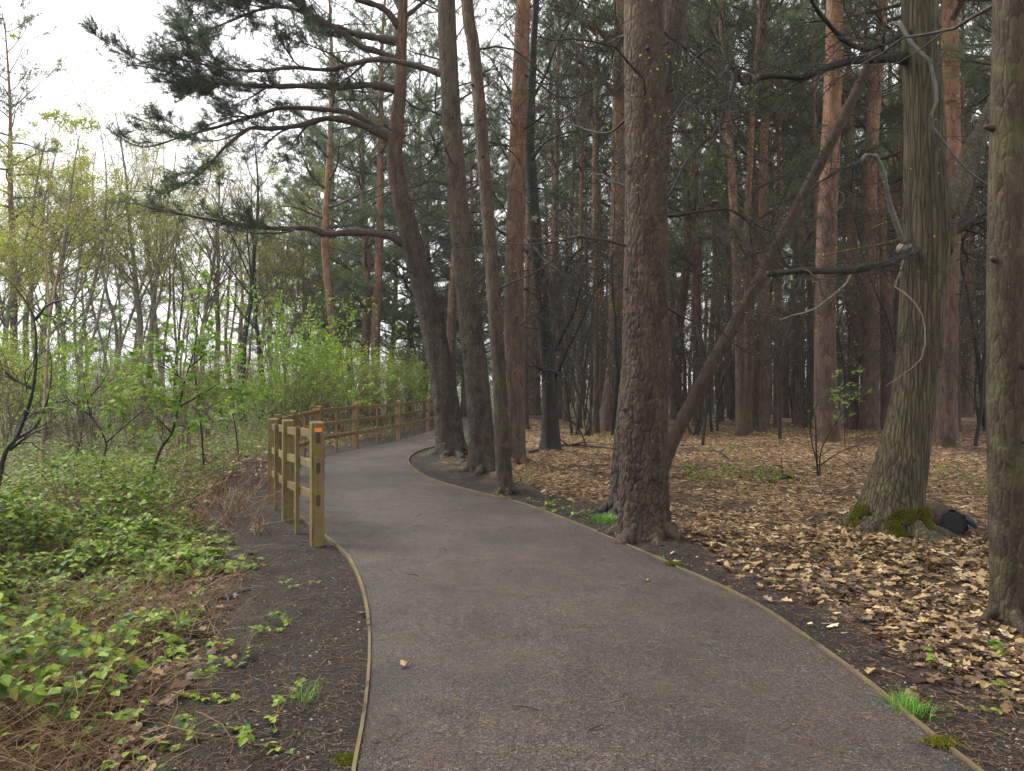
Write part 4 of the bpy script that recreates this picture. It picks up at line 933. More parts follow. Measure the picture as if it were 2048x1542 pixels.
for k, (px, dd, r0) in enumerate([
    ([(1057, 475), (1085, 515), (1110, 535), (1128, 548), (1160, 575), (1195, 600)], -2.0, 0.06),
    ([(1128, 548), (1140, 520), (1165, 495), (1195, 480), (1225, 470)], -1.0, 0.045),
    ([(1112, 700), (1130, 660), (1150, 620), (1160, 560), (1140, 540)], -1.5, 0.045),
    ([(1096, 745), (1080, 738), (1066, 733), (1050, 735)], -0.6, 0.05),
    ([(1110, 760), (1135, 700), (1160, 650), (1185, 590), (1210, 545)], -2.5, 0.04),
    ([(1085, 560), (1050, 500), (1010, 470), (985, 455), (955, 450), (915, 458), (880, 465), (858, 480), (850, 495)], 0.6, 0.05),
    ([(1068, 420), (1040, 360), (1010, 310), (985, 260), (960, 225)], 1.0, 0.045),
    ([(1060, 330), (1085, 290), (1120, 270), (1165, 260), (1215, 268)], -1.5, 0.04),
    ([(1064, 200), (1090, 150), (1110, 95), (1140, 40), (1170, -20)], -1.0, 0.045),
    ([(1062, 260), (1030, 200), (1000, 150), (975, 110), (950, 100)], 1.0, 0.04),
    ([(1078, 600), (1055, 580), (1030, 575), (1000, 600), (960, 640), (930, 680)], -1.2, 0.03),
    ([(1060, 320), (1045, 300), (1000, 290), (950, 300), (890, 330), (840, 370), (790, 380), (720, 405)], 0.8, 0.035)]):
    bare_limb(th8, b8, lim(px, D8, dd, 0.0), r0, 0.010, 'dark', 60 + k, 11, 1.3, prm=PRM8, sides=6, leaf=0.15)
lf = MB(); scatter_tpl(lf, PV, PT, np.array([at(1068, 430, D8 - 0.8)]) - b8, np.array([[0.3, 0, -1.0]]), np.array([[0, -1, 0.1]]), 0.14); o = lf.obj('withered_leaf', M['litter'], th8, smooth=False)

# ------------------------------------------------------------------ pines one can follow in the wood (surveyed) and the stand behind them
taken = []
def put_pine(u, v, utop, dia, k, label, group=None, name='pine_tree'):
    d = depth(v); x = (u - 1024) / FPX * d; V = PINE_VARIANTS[k]; s_ = rng.uniform(0.95, 1.15); r0 = [0.22, 0.25, 0.19, 0.21, 0.17, 0.19][k]
    o = pine_tree(k, (x, d, g1(x, d)), rng.uniform(0, 6.28), s_, label, group, min(max(dia / 2 / r0, 0.8), 1.5), name)
    lean = ((utop - u) / FPX * d) / (d * 771 / FPX); o.rotation_euler = (0, math.atan(lean) * 0.85, o.rotation_euler[2]); o.rotation_mode = 'XYZ'
    # rotate about the view axis after the spin: build the matrix by hand
    from mathutils import Matrix
    rz = rng.uniform(0, 6.28); sxy = o.scale[0]
    o.matrix_world = Matrix.Translation((x, d, g1(x, d))) @ Matrix.Rotation(math.atan(lean), 4, 'Y') @ Matrix.Rotation(rz, 4, 'Z') @ Matrix.Diagonal((sxy, sxy, s_, 1))
    taken.append((x, d)); return o
WOODG = 'pines of the wood behind the leaf litter'
WOODL = 'reddish pine trunk among the many behind the leaf litter'
put_pine(1652, 895, 1650, 0.56, 1, 'stout pine with flared foot behind a small dark many-stemmed sapling')
put_pine(1888, 897, 1905, 0.56, 0, 'reddish pine standing directly behind the furrowed mossy-footed tree')
put_pine(1738, 862, 1752, 0.60, 1, 'broad pine touching a thinner trunk, left of the furrowed tree')
put_pine(1705, 860, 1712, 0.42, 2, 'thinner trunk touching a broad pine, left of the furrowed tree')
for u, v, ut, dia, k in [(1482, 878, 1468, 0.30, 2), (1494, 876, 1505, 0.16, 4), (1508, 866, 1540, 0.2, 4), (1528, 868, 1536, 0.36, 0), (1569, 837, 1590, 0.42, 3), (1930, 832, 1962, 0.62, 1), (1068, 832, 1062, 0.72, 1),
                         (1102, 850, 1110, 0.34, 2), (1352, 842, 1372, 0.5, 3), (1620, 838, 1628, 0.4, 0), (1440, 846, 1425, 0.3, 2), (1395, 838, 1390, 0.34, 0), (1790, 838, 1778, 0.45, 3), (1975, 850, 1990, 0.4, 2), (1462, 838, 1440, 0.32, 3)]:
    put_pine(u, v, ut, dia, k, WOODL, WOODG)
put_pine(905, 848, 893, 0.42, 3, 'tan pine glimpsed between the curved pine and the grey-brown pine')
MIDG = 'pines beyond the fence'
put_pine(668, 846, 668, 0.42, 3, 'slim pine rising behind the middle of the far fence run', None)
put_pine(752, 842, 752, 0.44, 0, 'pale straight pine rising behind the far fence run', None)
for u, v, ut, dia, k in [(728, 836, 735, 0.5, 5), (818, 826, 815, 0.42, 5), (850, 832, 850, 0.3, 2), (610, 822, 600, 0.4, 5), (700, 818, 705, 0.45, 5), (780, 815, 785, 0.5, 5), (870, 824, 880, 0.5, 5), (930, 826, 935, 0.45, 5), (960, 820, 965, 0.4, 5), (655, 826, 650, 0.4, 5),
                         (30, 832, 20, 0.4, 0), (480, 812, 480, 0.4, 4), (-60, 835, -70, 0.4, 1)]:
    put_pine(u, v, ut, dia, k, 'dark bushy pine in the hazy wood beyond the fence', MIDG)
rg = np.random.default_rng(99); n_ = 0
for _ in range(4000):
    if n_ >= 96: break
    d = rg.uniform(27, 80); u = rg.uniform(1010, 2300); x = (u - 1024) / FPX * d
    if d < 44 and x < 15 and d > 36.5 and x > -3.5: continue
    if any((x - a) ** 2 + (d - c) ** 2 < (1.7 + d * 0.012) ** 2 for a, c in taken): continue
    taken.append((x, d)); n_ += 1
    w_ = rg.uniform(0.75, 1.3)
    lab = ('slender ' if w_ < 0.92 else 'stout ' if w_ > 1.12 else '') + ('pine trunk standing far back in the dim wood' if d > 55 else 'reddish pine trunk in the middle depth of the wood' if d > 38 else 'reddish pine trunk among the first rows behind the leaf litter')
    pine_tree(int(rg.integers(0, 5)), (x, d, g1(x, d)), rg.uniform(0, 6.28), rg.uniform(0.9, 1.15), lab, WOODG, w_)
for _ in range(1500):
    if n_ >= 146: break
    d = rg.uniform(24, 62); u = rg.uniform(1050, 2150); x = (u - 1024) / FPX * d
    if 35 < d < 44 and x < 15: continue
    if any((x - a) ** 2 + (d - c) ** 2 < 1.4 ** 2 for a, c in taken): continue
    taken.append((x, d)); n_ += 1
    pine_tree(int(rg.choice([0, 1, 2, 3])), (x, d, g1(x, d)), rg.uniform(0, 6.28), rg.uniform(0.8, 1.05), 'very slim straight pine pole in the crowded wood', WOODG, rg.uniform(0.42, 0.62))
# pines standing out of view to the right and behind the camera, part of the same wood
for x, d, k in [(7.2, 3.5, 1), (9.5, 7.5, 0), (5.0, 1.0, 3), (10, 12, 2), (8, -3, 1), (4, -6, 0), (11.5, 17, 3), (-1.5, -9, 2)]:
    pine_tree(k, (x, d, g1(x, d)), rng.uniform(0, 6), 1.0, 'reddish pine of the wood just outside the view beside the path', 'pines around the viewpoint'); taken.append((x, d))
for x, d in [(-14, 62), (-33, 66), (-8, 70), (-42, 75), (-28, 85), (-3, 60), (-6, 80), (-11, 92), (3, 88)]:
    pine_tree(5, (x, d, g1(x, d)), rg.uniform(0, 6.28), rg.uniform(0.75, 1.0), 'dark bushy pine in the hazy wood beyond the fence', MIDG, 1.0)

for _ in range(46):
    d = rg.uniform(72, 105); u = rg.uniform(960, 2250); x = (u - 1024) / FPX * d
    pine_tree(5, (x, d, g1(x, d)), rg.uniform(0, 6.28), rg.uniform(0.6, 1.05), 'dark bushy pine closing the far end of the wood', 'far bushy pines closing the wood', 1.0)
# ------------------------------------------------------------------ broadleaf trees of the left wood
def broadleaf_variant(seed, H, r0, forks, leafmat, nleaf, lsize, woodmat='grey', leafy=1.0, cb=0.35, L0=0.32):
    rg = np.random.default_rng(seed); wood, tw, lv = MB(), MB(), MB(); out = []
    prm = dict(seg=[0.45, 0.3, 0.2], wander=[0.14, 0.2, 0.24], up=[0.07, 0.05, 0.03], taper=0.25, sides=[5, 4, 3], n=[6, 5, 4], t0=[0.25, 0.2, 0.15], ang=[(0.35, 0.8), (0.35, 0.9), (0.4, 1.0)], ratio=[0.5, 0.5, 0.5], rr=0.55, rmin=0.004, short=0.5)
    for f in range(forks):
        az = rg.uniform(0, 6.28); lean = 0.03 if forks == 1 else rg.uniform(0.06, 0.22); p = np.array([0.12 * math.cos(az), 0.12 * math.sin(az), -0.2]) if forks > 1 else np.array([0, 0, -0.2])
        d = nrm(np.array([math.cos(az) * lean, math.sin(az) * lean, 1])); pts = [p]; k = 14; h = H * rg.uniform(0.8, 1.05)
        for _ in range(k): d = nrm(d + rg.normal(0, 0.07, 3) + np.array([0, 0, 0.05])); pts.append(pts[-1] + d * h / k)
        pts = np.array(pts); rr = r0 * np.linspace(1, 0.08, k + 1) ** 0.9 * (1 if forks == 1 else rg.uniform(0.6, 0.9)); C = spline(pts, 40); R_ = np.interp(np.linspace(0, 1, 40), np.linspace(0, 1, k + 1), rr)
        tube(wood, C, R_ * (1 + 0.05 * rg.normal(0, 1, 40)), 9)
        for t in np.sort(rg.uniform(cb, 1.0, int(15 / forks ** 0.5))):
            i = min(int(t * 39), 38); tg = nrm(C[i + 1] - C[i]); a = rg.uniform(0.4, 0.95); s_ = nrm(np.cross(tg, rg.normal(0, 1, 3)))
            grow(tw, C[i], tg * math.cos(a) + s_ * math.sin(a), H * L0 * (1.2 - 0.75 * t) * rg.uniform(0.7, 1.2), max(R_[i] * 0.45, 0.012), 0, prm, rg, out)
    Q = flush(tw, out, rg, 0.007, 3, 0.25)
    P = Q[:, 1:].reshape(-1, 3); n = min(int(nleaf), len(P) * 3); q = P[rg.integers(0, len(P), n)] + rg.normal(0, 0.05, (n, 3))
    scatter_tpl(lv, DIA[0], DIA[1], q, rg.normal(0, 1, (n, 3)) + np.array([0, 0, -0.3]), rg.normal(0, 1, (n, 3)) + np.array([0, 0, 0.8]), lsize * rg.uniform(0.6, 1.4, n))
    return dict(trunk=wood.mesh('trunk', M[woodmat]), twigs=tw.mesh('branches', M['twig_warm'] if woodmat != 'dark' else M['twig']), leaves=lv.mesh('leaves', M[leafmat], False))
BL = [broadleaf_variant(201, 13, 0.15, 1, 'bud', 4200, 0.055), broadleaf_variant(202, 14, 0.13, 3, 'spring', 6000, 0.062), broadleaf_variant(203, 11, 0.11, 1, 'spring', 9500, 0.07, 'grey', cb=0.3),
      broadleaf_variant(204, 12, 0.14, 1, 'bud', 1500, 0.05, 'dark'), broadleaf_variant(205, 9, 0.07, 4, 'spring', 5000, 0.055), broadleaf_variant(206, 12, 0.10, 2, 'spring', 7000, 0.065)]
def broadleaf(k, x, d, s_, label, group, name='broadleaf_tree'):
    V = BL[k]; o = thing(name, label, 'tree', (x, d, g1(x, d) - 0.02), group, rng.uniform(0, 6.28)); o.scale = (s_,) * 3
    link('trunk', V['trunk'], o); c = link('crown', V['leaves'], o); link('branches', V['twigs'], c); return o
def bl(u, v, k, s_, label, group): 
    d = depth(v, -0.2); return broadleaf(k, (u - 1024) / FPX * d, d, s_ * (1.22 if u < 1000 else 1), label, group)
LG = 'bare and budding trees of the left wood'
LLAB = {0: 'slender grey tree with sparse budding twigs in the left wood', 1: 'many-stemmed tree with yellow-green spring leaves in the left wood', 2: 'small tree with dense yellow-green spring crown in the left wood',
        3: 'dark-barked nearly bare tree in the left wood', 4: 'clump of thin upright budding stems in the left wood', 5: 'forked tree with thin yellow-green foliage in the left wood'}
for u, v, k, s_ in [(290, 838, 0, 1.1), (335, 835, 1, 1.0), (250, 842, 5, 1.0), (485, 842, 3, 1.05), (395, 836, 0, 0.95), (520, 838, 3, 0.9), (160, 846, 1, 0.9), (60, 850, 2, 1.15), (-20, 846, 2, 1.25), (130, 838, 2, 1.3), (20, 832, 2, 1.4), (200, 832, 5, 1.1),
                    (440, 830, 0, 1.1), (560, 838, 5, 0.85), (590, 834, 4, 1.1), (620, 838, 4, 1.0), (360, 828, 5, 1.1), (-40, 842, 5, 1.1), (40, 830, 0, 1.2), (470, 826, 1, 1.0), (540, 828, 0, 1.0), (300, 826, 0, 1.2), (230, 826, 1, 1.1), (90, 826, 1, 1.1), (640, 828, 4, 1.1), (690, 834, 4, 0.9), (410, 822, 2, 1.1), (505, 822, 5, 1.0)]:
    bl(u, v, k, s_, LLAB[k], LG)
for _ in range(46):
    d = rg.uniform(40, 95); u = rg.uniform(-800, 900) if _ < 30 else rg.uniform(-800, -100); k = int(rg.integers(0, 6)); broadleaf(k, (u - 1024) / FPX * d, d, rg.uniform(0.7, 1.0), LLAB[k], LG)

# ------------------------------------------------------------------ shrubs
def shrub_variant(seed, H, stems, leafmat, nleaf, lsize, spread=0.35, twig='twig_warm', n=(5, 5)):
    rg = np.random.default_rng(seed); w, lv = MB(), MB(); out = []
    prm = dict(seg=[0.2, 0.15, 0.12], wander=[0.14, 0.2, 0.24], up=[0.05, 0.02, 0.0], taper=0.25, sides=[5, 3, 3], n=[n[0], n[1], 4][:2], t0=[0.25, 0.2], ang=[(0.3, 0.8), (0.4, 1.0)], ratio=[0.5, 0.45], rr=0.55, rmin=0.003, short=0.4)
    prm['n'] = [n[0], n[1]]; 
    for s_ in range(stems):
        az = rg.uniform(0, 6.28); l = rg.uniform(0.05, spread); p = np.array([rg.normal(0, 0.1), rg.normal(0, 0.1), -0.08])
        grow(w, p, np.array([math.cos(az) * l, math.sin(az) * l, 1]), H * rg.uniform(0.6, 1.1), 0.018, 0, prm, rg, out)
    Q = flush(w, out, rg, 0.004, 3, 0.25); P = Q[:, 1:].reshape(-1, 3); q = P[rg.integers(0, len(P), nleaf)] + rg.normal(0, 0.04, (nleaf, 3))
    scatter_tpl(lv, OV, OT, q, rg.normal(0, 1, (nleaf, 3)) + np.array([0, 0, -0.2]), rg.normal(0, 0.6, (nleaf, 3)) + np.array([0, 0, 1.0]), lsize * rg.uniform(0.6, 1.4, nleaf))
    return w.mesh('stems', M[twig]), lv.mesh('leaves', M[leafmat], False)
SH = [shrub_variant(301, 4.2, 12, 'fresh', 3000, 0.085), shrub_variant(302, 3.2, 14, 'spring', 2200, 0.05), shrub_variant(303, 2.4, 10, 'fresh', 1500, 0.06), shrub_variant(304, 3.0, 12, 'bud', 900, 0.04), shrub_variant(305, 3.4, 9, 'bud', 160, 0.035, 0.5, 'twig', (7, 6))]
SHL = ['hazel bush with lush fresh green leaves near the fence', 'bush of thin stems with small yellow-green leaves', 'low bush with small fresh green leaves', 'twiggy brown bush with tiny buds', 'tangled dark leafless bush in the pine wood']
def shrub(k, x, d, s_, label=None, group='bushes of the undergrowth', name='shrub'):
    o = thing(name, label or SHL[k], 'bush', (x, d, g1(x, d)), group, rng.uniform(0, 6.28)); o.scale = (s_,) * 3; link('stems', SH[k][0], o); link('leaves', SH[k][1], o); return o
def shp(u, v, k, s_): d = depth(v, -0.1); return shrub(k, (u - 1024) / FPX * d, d, s_)
for u, v, k, s_ in [(640, 868, 0, 1.0), (610, 876, 0, 0.75), (690, 862, 3, 1.0), (730, 858, 1, 1.0), (760, 856, 0, 0.7), (780, 850, 1, 1.0), (660, 856, 1, 1.1), (590, 858, 1, 0.9), (560, 866, 2, 0.9), (820, 846, 0, 0.8), (840, 850, 2, 1.0), (920, 826, 0, 1.2), (935, 824, 0, 1.3), (905, 828, 2, 1.3), (890, 834, 2, 1.0), (950, 822, 0, 1.0)]: shp(u, v, k, s_)
for _ in range(74):
    d = rg.uniform(19, 60); u = rg.uniform(-150, 620) if _ < 52 else rg.uniform(-800, -150); x = (u - 1024) / FPX * d; k = int(rg.choice([1, 1, 3, 3, 2, 0])); shrub(k, x, d, rg.uniform(0.6, 1.15))
for _ in range(40):
    d = rg.uniform(20, 62); u = rg.uniform(1060, 2150); x = (u - 1024) / FPX * d
    if 35 < d < 44 and x < 15: continue
    k = int(rg.choice([4, 4, 4, 4, 3, 2])); shrub(k, x, d, rg.uniform(0.7, 1.5), group='bushes of the undergrowth')
for _ in range(40):
    d = rg.uniform(50, 85); u = rg.uniform(-150, 900); shrub(int(rg.choice([1, 3, 2, 3])), (u - 1024) / FPX * d, d, rg.uniform(0.9, 1.5))
for _ in range(36):
    d = rg.uniform(55, 88); u = rg.uniform(1000, 2200); shrub(int(rg.choice([2, 4, 3])), (u - 1024) / FPX * d, d, rg.uniform(1.0, 1.8))
# bare understory trees in the pine wood
UND = broadleaf_variant(207, 9, 0.07, 2, 'bud', 250, 0.04, 'dark', cb=0.15, L0=0.36), broadleaf_variant(208, 7, 0.06, 1, 'spring', 260, 0.04, 'dark', cb=0.15, L0=0.4)
BL += list(UND)
for u, v, k, s_ in [(1165, 850, 6, 0.8), (1195, 842, 7, 1.0), (1430, 880, 6, 0.75), (1460, 850, 7, 1.0), (1590, 845, 6, 1.0), (1690, 845, 7, 1.2), (1960, 850, 6, 1.0), (1130, 838, 6, 1.1), (1405, 905, 7, 0.8), (1150, 885, 6, 0.8), (1560, 900, 7, 0.9), (1500, 858, 6, 1.2), (1950, 905, 7, 0.9), (1380, 855, 7, 1.0), (1270, 840, 6, 1.0), (1820, 850, 6, 1.1), (1540, 838, 7, 1.2), (2060, 880, 6, 1.0)]:
    bl(u, v, k, s_, 'thin dark leafless understory tree between the pines', 'leafless understory trees between the pines')
for _ in range(24):
    d = rg.uniform(22, 60); u = rg.uniform(1050, 2150); x = (u - 1024) / FPX * d
    if 35 < d < 44 and x < 15: continue
    broadleaf(int(rg.integers(6, 8)), x, d, rg.uniform(0.8, 1.5), 'thin dark leafless understory tree between the pines', 'leafless understory trees between the pines')

# ------------------------------------------------------------------ saplings
def sapling(label, stems, d, r0, mat, twigs_n, leaf, nleaf, lsize, seed, tip=0.6, name='sapling'):
    rg = np.random.default_rng(seed); p0 = at(*stems[0][0], d); p0[2] = g1(p0[0], p0[1]); th = thing(name, label, 'sapling', p0)
    lm = MB(); anyl = False
    for k, px in enumerate(stems):
        P = lim(px, d, rg.uniform(-0.5, 0.5)); 
        if k == 0: P[0][2] = min(P[0][2], p0[2] - 0.05)
        C, rr = polyline_r(P - p0, r0 * (1 if k == 0 else 0.6), 0.004, None, 0.004, rg); m = MB(); tube(m, C, rr, 7); o = m.obj('stem', M[mat], th)
        tw = MB(); out = []; pr = dict(PRM7); pr['n'] = [4, 3]
        for j in range(twigs_n):
            i = int(rg.uniform(0.2, 1) * (len(C) - 1)); tg = nrm(C[min(i + 1, len(C) - 1)] - C[max(i - 1, 0)]); s_ = nrm(np.cross(tg, rg.normal(0, 1, 3)))
            grow(tw, C[i], tg * 0.7 + s_, tip * rg.uniform(0.5, 1.5), max(rr[i] * 0.5, 0.004), 0, pr, rg, out)
        Q = flush(tw, out, rg, 0.003, 3, 0.2); tw.obj('twigs', M['twig'], o)
        if leaf and len(Q):
            A = Q[:, 3]; A = A[rg.random(len(A)) < nleaf]
            A = np.repeat(A, 3, 0) + rg.normal(0, 0.035, (len(A) * 3, 3)); n = len(A); az = rg.uniform(0, 6.28, n)
            scatter_tpl(lm, PV, PT, A, np.stack([np.cos(az), np.sin(az), rg.uniform(-0.7, 0.05, n)], -1), np.stack([rg.normal(0, 0.25, n), rg.normal(0, 0.25, n), np.ones(n)], -1), lsize * rg.uniform(0.6, 1.25, n)); anyl = True
    if anyl: lm.obj('leaves', M[leaf], th, smooth=False)
    return th
sapling('sycamore sapling with bright green palmate leaves above the brambles', [[(300, 945), (318, 905), (343, 865), (357, 815), (370, 763), (391, 689), (398, 620), (401, 565)], [(408, 930), (402, 850), (393, 760), (390, 728), (398, 650), (402, 590)], [(343, 865), (310, 830), (290, 800), (270, 780)], [(357, 815), (400, 790), (440, 765), (475, 760)], [(370, 763), (330, 730), (300, 715)], [(378, 735), (410, 710), (430, 690)]], 13.2, 0.03, 'dark', 8, 'sycamore', 0.75, 0.095, 1)
sapling('forked sapling with few yellow-green leaves left of the sycamore sapling', [[(198, 975), (205, 925), (212, 886), (195, 850), (182, 832), (170, 785), (164, 740)], [(212, 886), (235, 865), (256, 847), (280, 825), (300, 810)], [(182, 832), (150, 810), (130, 790)], [(175, 800), (200, 770), (220, 735)]], 12.6, 0.024, 'dark', 6, 'sycamore', 0.3, 0.085, 2)
sapling('crooked dark sapling with bare branches at the bramble edge', [[(-10, 975), (10, 910), (33, 877), (55, 820), (66, 778), (72, 720), (72, 689), (70, 641), (51, 599), (20, 560), (-15, 525)], [(70, 641), (95, 610), (130, 600), (180, 590)], [(33, 877), (70, 855), (95, 800), (105, 740), (100, 690)], [(66, 778), (30, 760), (-10, 745)], [(20, 900), (60, 870), (110, 850)]], 12.4, 0.05, 'dark', 9, 'sycamore', 0.06, 0.08, 3, 0.9)
sapling('slim tan-barked upright sapling behind the crooked dark one', [[(82, 942), (86, 880), (92, 778), (97, 700), (101, 629), (95, 550), (90, 480), (96, 380), (92, 280)], [(101, 629), (112, 560), (125, 480), (140, 380)]], 15.0, 0.045, 'birch', 10, 'spring', 0.30, 0.035, 4, 0.9)
sapling('thin straight sapling with tufts of leaves beside the bramble bank', [[(480, 900), (470, 850), (458, 800), (450, 760), (440, 700)]], 15.5, 0.018, 'dark', 8, 'sycamore', 0.5, 0.08, 5, 0.5)
sapling('small bare sapling in the ferny scrub behind the forked sapling', [[(145, 955), (150, 920), (160, 880), (165, 830), (150, 790)], [(160, 880), (185, 850), (190, 810)]], 14.0, 0.014, 'dark', 6, None, 0, 0, 6, 0.6)
sapling('small dark many-stemmed sapling growing from the leaf litter', [[(1637, 948), (1634, 920), (1632, 880), (1630, 830), (1615, 780), (1590, 740)], [(1640, 948), (1640, 910), (1650, 880), (1680, 830), (1710, 780), (1740, 730), (1760, 690)], [(1636, 930), (1625, 890), (1622, 840), (1640, 800), (1690, 780), (1740, 778)], [(1642, 930), (1670, 910), (1700, 895), (1740, 885)]], 13.5, 0.022, 'dark', 7, 'sycamore', 0.03, 0.05, 8, 0.7)
sapling('thin green-leaved sapling by the stout flared pine', [[(1690, 850), (1688, 800), (1694, 760), (1692, 715)]], 18.5, 0.012, 'dark', 9, 'sycamore', 0.5, 0.07, 9, 0.4)
sapling('thin crooked bare sapling left of the flared-foot pine', [[(1172, 858), (1165, 820), (1160, 780), (1150, 730), (1145, 690)], [(1165, 820), (1150, 790), (1145, 760)]], 25.0, 0.035, 'grey', 8, None, 0, 0, 10, 0.9)
# tree out of view on the left whose twig hangs into the corner
th = thing('overhanging_maple', 'leafy maple twig hanging into view from a tree outside the picture', 'tree', (-6.6, 5.2, g1(-6.6, 5.2)))
bb = np.array([*th.location]); m, C, r = hero_trunk(np.array([(0, 0, -0.3), (0.05, 0, 2), (0.1, 0.1, 4), (0.1, 0.2, 6.5)]), [0.10, 0.09, 0.07, 0.03], 24, 0.1, 'smooth', 0.004, (0.1, 0.3), 0.2, 0.2, 5, 51); m.obj('trunk', M['grey'], th)
lm = MB(); tip = at(20, 40, 7.0)
for k, (a, q) in enumerate([((0.08, 0.1, 4.2), tip), ((0.1, 0.15, 4.4), at(-30, -60, 6.8)), ((0.1, 0.15, 3.6), at(10, 75, 7.2))]):
    a = np.array(a) + bb; P = np.array([a, a * 0.6 + q * 0.4 + [0, 0, 0.35], a * 0.25 + q * 0.75 + [0, 0, 0.2], q]); o, C, rr = bare_limb(th, bb, P, 0.02, 0.003, 'twig', 130 + k, 2, 0.25)
    n = 6; A = C[-n:] + rng.normal(0, 0.05, (n, 3)); az = rng.uniform(0, 6.28, n); scatter_tpl(lm, PV, PT, A, np.stack([np.cos(az), np.sin(az) * 0.3, -0.4 + 0 * az], -1), np.array([[0, -1.0, 0.5]] * n) + rng.normal(0, 0.3, (n, 3)), 0.06)
lm.obj('leaves', M['sycamore'], th, smooth=False)

# ------------------------------------------------------------------ ground cover
def wedge(n, y0, y1, u0, u1, power=1.0, rg=rng):
    """points on the ground, denser towards the viewer, between photo columns u0..u1 (plus a margin)"""
    t = rg.random(n); y = (y0 ** (1 - power) + t * (y1 ** (1 - power) - y0 ** (1 - power))) ** (1 / (1 - power)) if power != 1 else y0 * (y1 / y0) ** t
    u = rg.uniform(u0, u1, n); return (u - 1024) / FPX * y, y
def up_frames(n, rg, tilt=0.5):
    az = rg.uniform(0, 6.28, n); x = np.stack([np.cos(az), np.sin(az), rg.normal(0, tilt * 0.5, n)], -1)
    z = np.stack([rg.normal(0, tilt, n), rg.normal(0, tilt, n), np.ones(n)], -1); return x, z

# leaf litter
rg = np.random.default_rng(5); lit = MB()
x, y = wedge(150000, 3.6, 34, 1000, 2450, 1.0, rg); pd, sd = path_dist(np.stack([x, y], -1))
k = (sd < 0) & (pd > 0.06) & (rg.random(len(x)) < np.clip(litter_mask(x, y, pd, sd) * 1.15, 0.02, 1)); x, y, pd = x[k], y[k], pd[k]
fx, fz_ = up_frames(len(x), rg, 0.36); zz = gz(x, y) + rg.random(len(x)) * 0.03
sc_ = 0.035 + 0.075 * rg.random(len(x)) ** 1.6 + 0.03 * sstep(10, 30, y); pick = rg.integers(0, 8, len(x))
dk = (rg.random(len(x)) < np.where(pd < 1.4, 0.6, 0.24)); litd = MB()
for kk in range(8):
    for mb_, sel0 in ((lit, (pick == kk) & ~dk), (litd, (pick == kk) & dk)):
        for tp, sel in ((DEAD[kk], sel0 & (y < 8)), (DEADLO[kk], sel0 & (y >= 8))):
            if sel.any(): scatter_tpl(mb_, tp[0], None, np.stack([x, y, zz], -1)[sel], fx[sel], fz_[sel], sc_[sel], tp[1])
o = lit.obj('leaf_litter', M['litter'], smooth=False); tag(o, 'tan dead leaves carpeting the floor of the pine wood', 'leaf litter', kind='stuff')
# dark rotting leaves among them and on the left verge
x, y = wedge(31000, 2.6, 13, -750, 640, 1.0, rg); pd, sd = path_dist(np.stack([x, y], -1))
n_ = fbm(x * 1.3, y * 1.3, 71, 3); k = (sd > 0) & (pd > 0.25) & (rg.random(len(x)) < np.where(y < 5.2, sstep(0.8, 1.7, pd), 0.4 * sstep(0.8, 1.6, pd)) * (0.35 + 0.65 * sstep(0.3, 0.55, n_))); x, y = x[k], y[k]
fx, fz_ = up_frames(len(x), rg, 0.4); zz = gz(x, y) + rg.random(len(x)) * 0.025; pick = rg.integers(0, 8, len(x)); sc_ = rg.uniform(0.045, 0.115, len(x))
for kk in range(8):
    sel = pick == kk; scatter_tpl(litd, DEAD[kk][0], None, np.stack([x, y, zz], -1)[sel], fx[sel], fz_[sel], sc_[sel], DEAD[kk][1])
o = litd.obj('rotting_leaves', M['litter_dark'], smooth=False); tag(o, 'dark wet rotting leaves on the soil at the verges', 'leaf litter', kind='stuff')
# single large leaves one can pick out
LEAFM = []
for kk in range(8):
    m = MB(); m.add(DEAD[kk][0], q=DEAD[kk][1]); LEAFM.append(m.mesh('fallen_leaf', M['litter'], False))
cnt = 0
for _ in range(900):
    if cnt >= 110: break
    if rg.random() < 0.75: x, y = wedge(1, 4.0, 8.5, 1300, 2080, 1.0, rg); lab = 'large curled tan leaf lying on the litter right of the path'
    else: x, y = wedge(1, 2.9, 4.8, -20, 520, 1.0, rg); lab = 'large curled brown leaf lying on the soil left of the path'
    pd, sd = path_dist(np.stack([x, y], -1))
    if pd[0] < 0.7: continue
    if y[0] > 4.8 and sd[0] > 0: continue
    mt = LEAFM[cnt % 8]; o = link('fallen_leaf', mt, None, (x[0], y[0], g1(x[0], y[0]) + 0.03)); o.rotation_euler = (rg.normal(0, 0.35), rg.normal(0, 0.35), rg.uniform(0, 6.28)); o.scale = (rg.uniform(0.09, 0.15) * (0.65 if x[0] < 0 else 1),) * 3
    tag(o, lab, 'leaf', 'large fallen leaves'); cnt += 1

# brambles
def mound(x, y, pd):
    n = fbm(x * 0.9, y * 0.9, 83, 3); return (0.10 + 0.62 * sstep(0.35, 0.75, n)) * sstep(0.8, 2.4, pd)
TRI_LO = (np.vstack([DIA[0], DIA[0] @ np.array([[0.3, 0.9, 0], [-0.9, 0.3, 0], [0, 0, 1]]) * 0.85, DIA[0] @ np.array([[0.3, -0.9, 0], [0.9, 0.3, 0], [0, 0, 1]]) * 0.85]), np.vstack([DIA[1], DIA[1] + 4, DIA[1] + 8]))
br = MB(); x, y = wedge(34000, 3.3, 9.0, -750, 640, 1.0, rg); pd, sd = path_dist(np.stack([x, y], -1)); n_ = fbm(x * 0.9, y * 0.9, 83, 3)
k = (sd > 0) & (pd > 0.75) & (rg.random(len(x)) < sstep(0.9, 2.0, pd + (n_ - 0.5) * 1.4) * (0.10 + 0.90 * sstep(4.4, 5.8, y)) * (0.4 + 0.6 * sstep(0.32, 0.5, n_))); x, y, pd = x[k], y[k], pd[k]
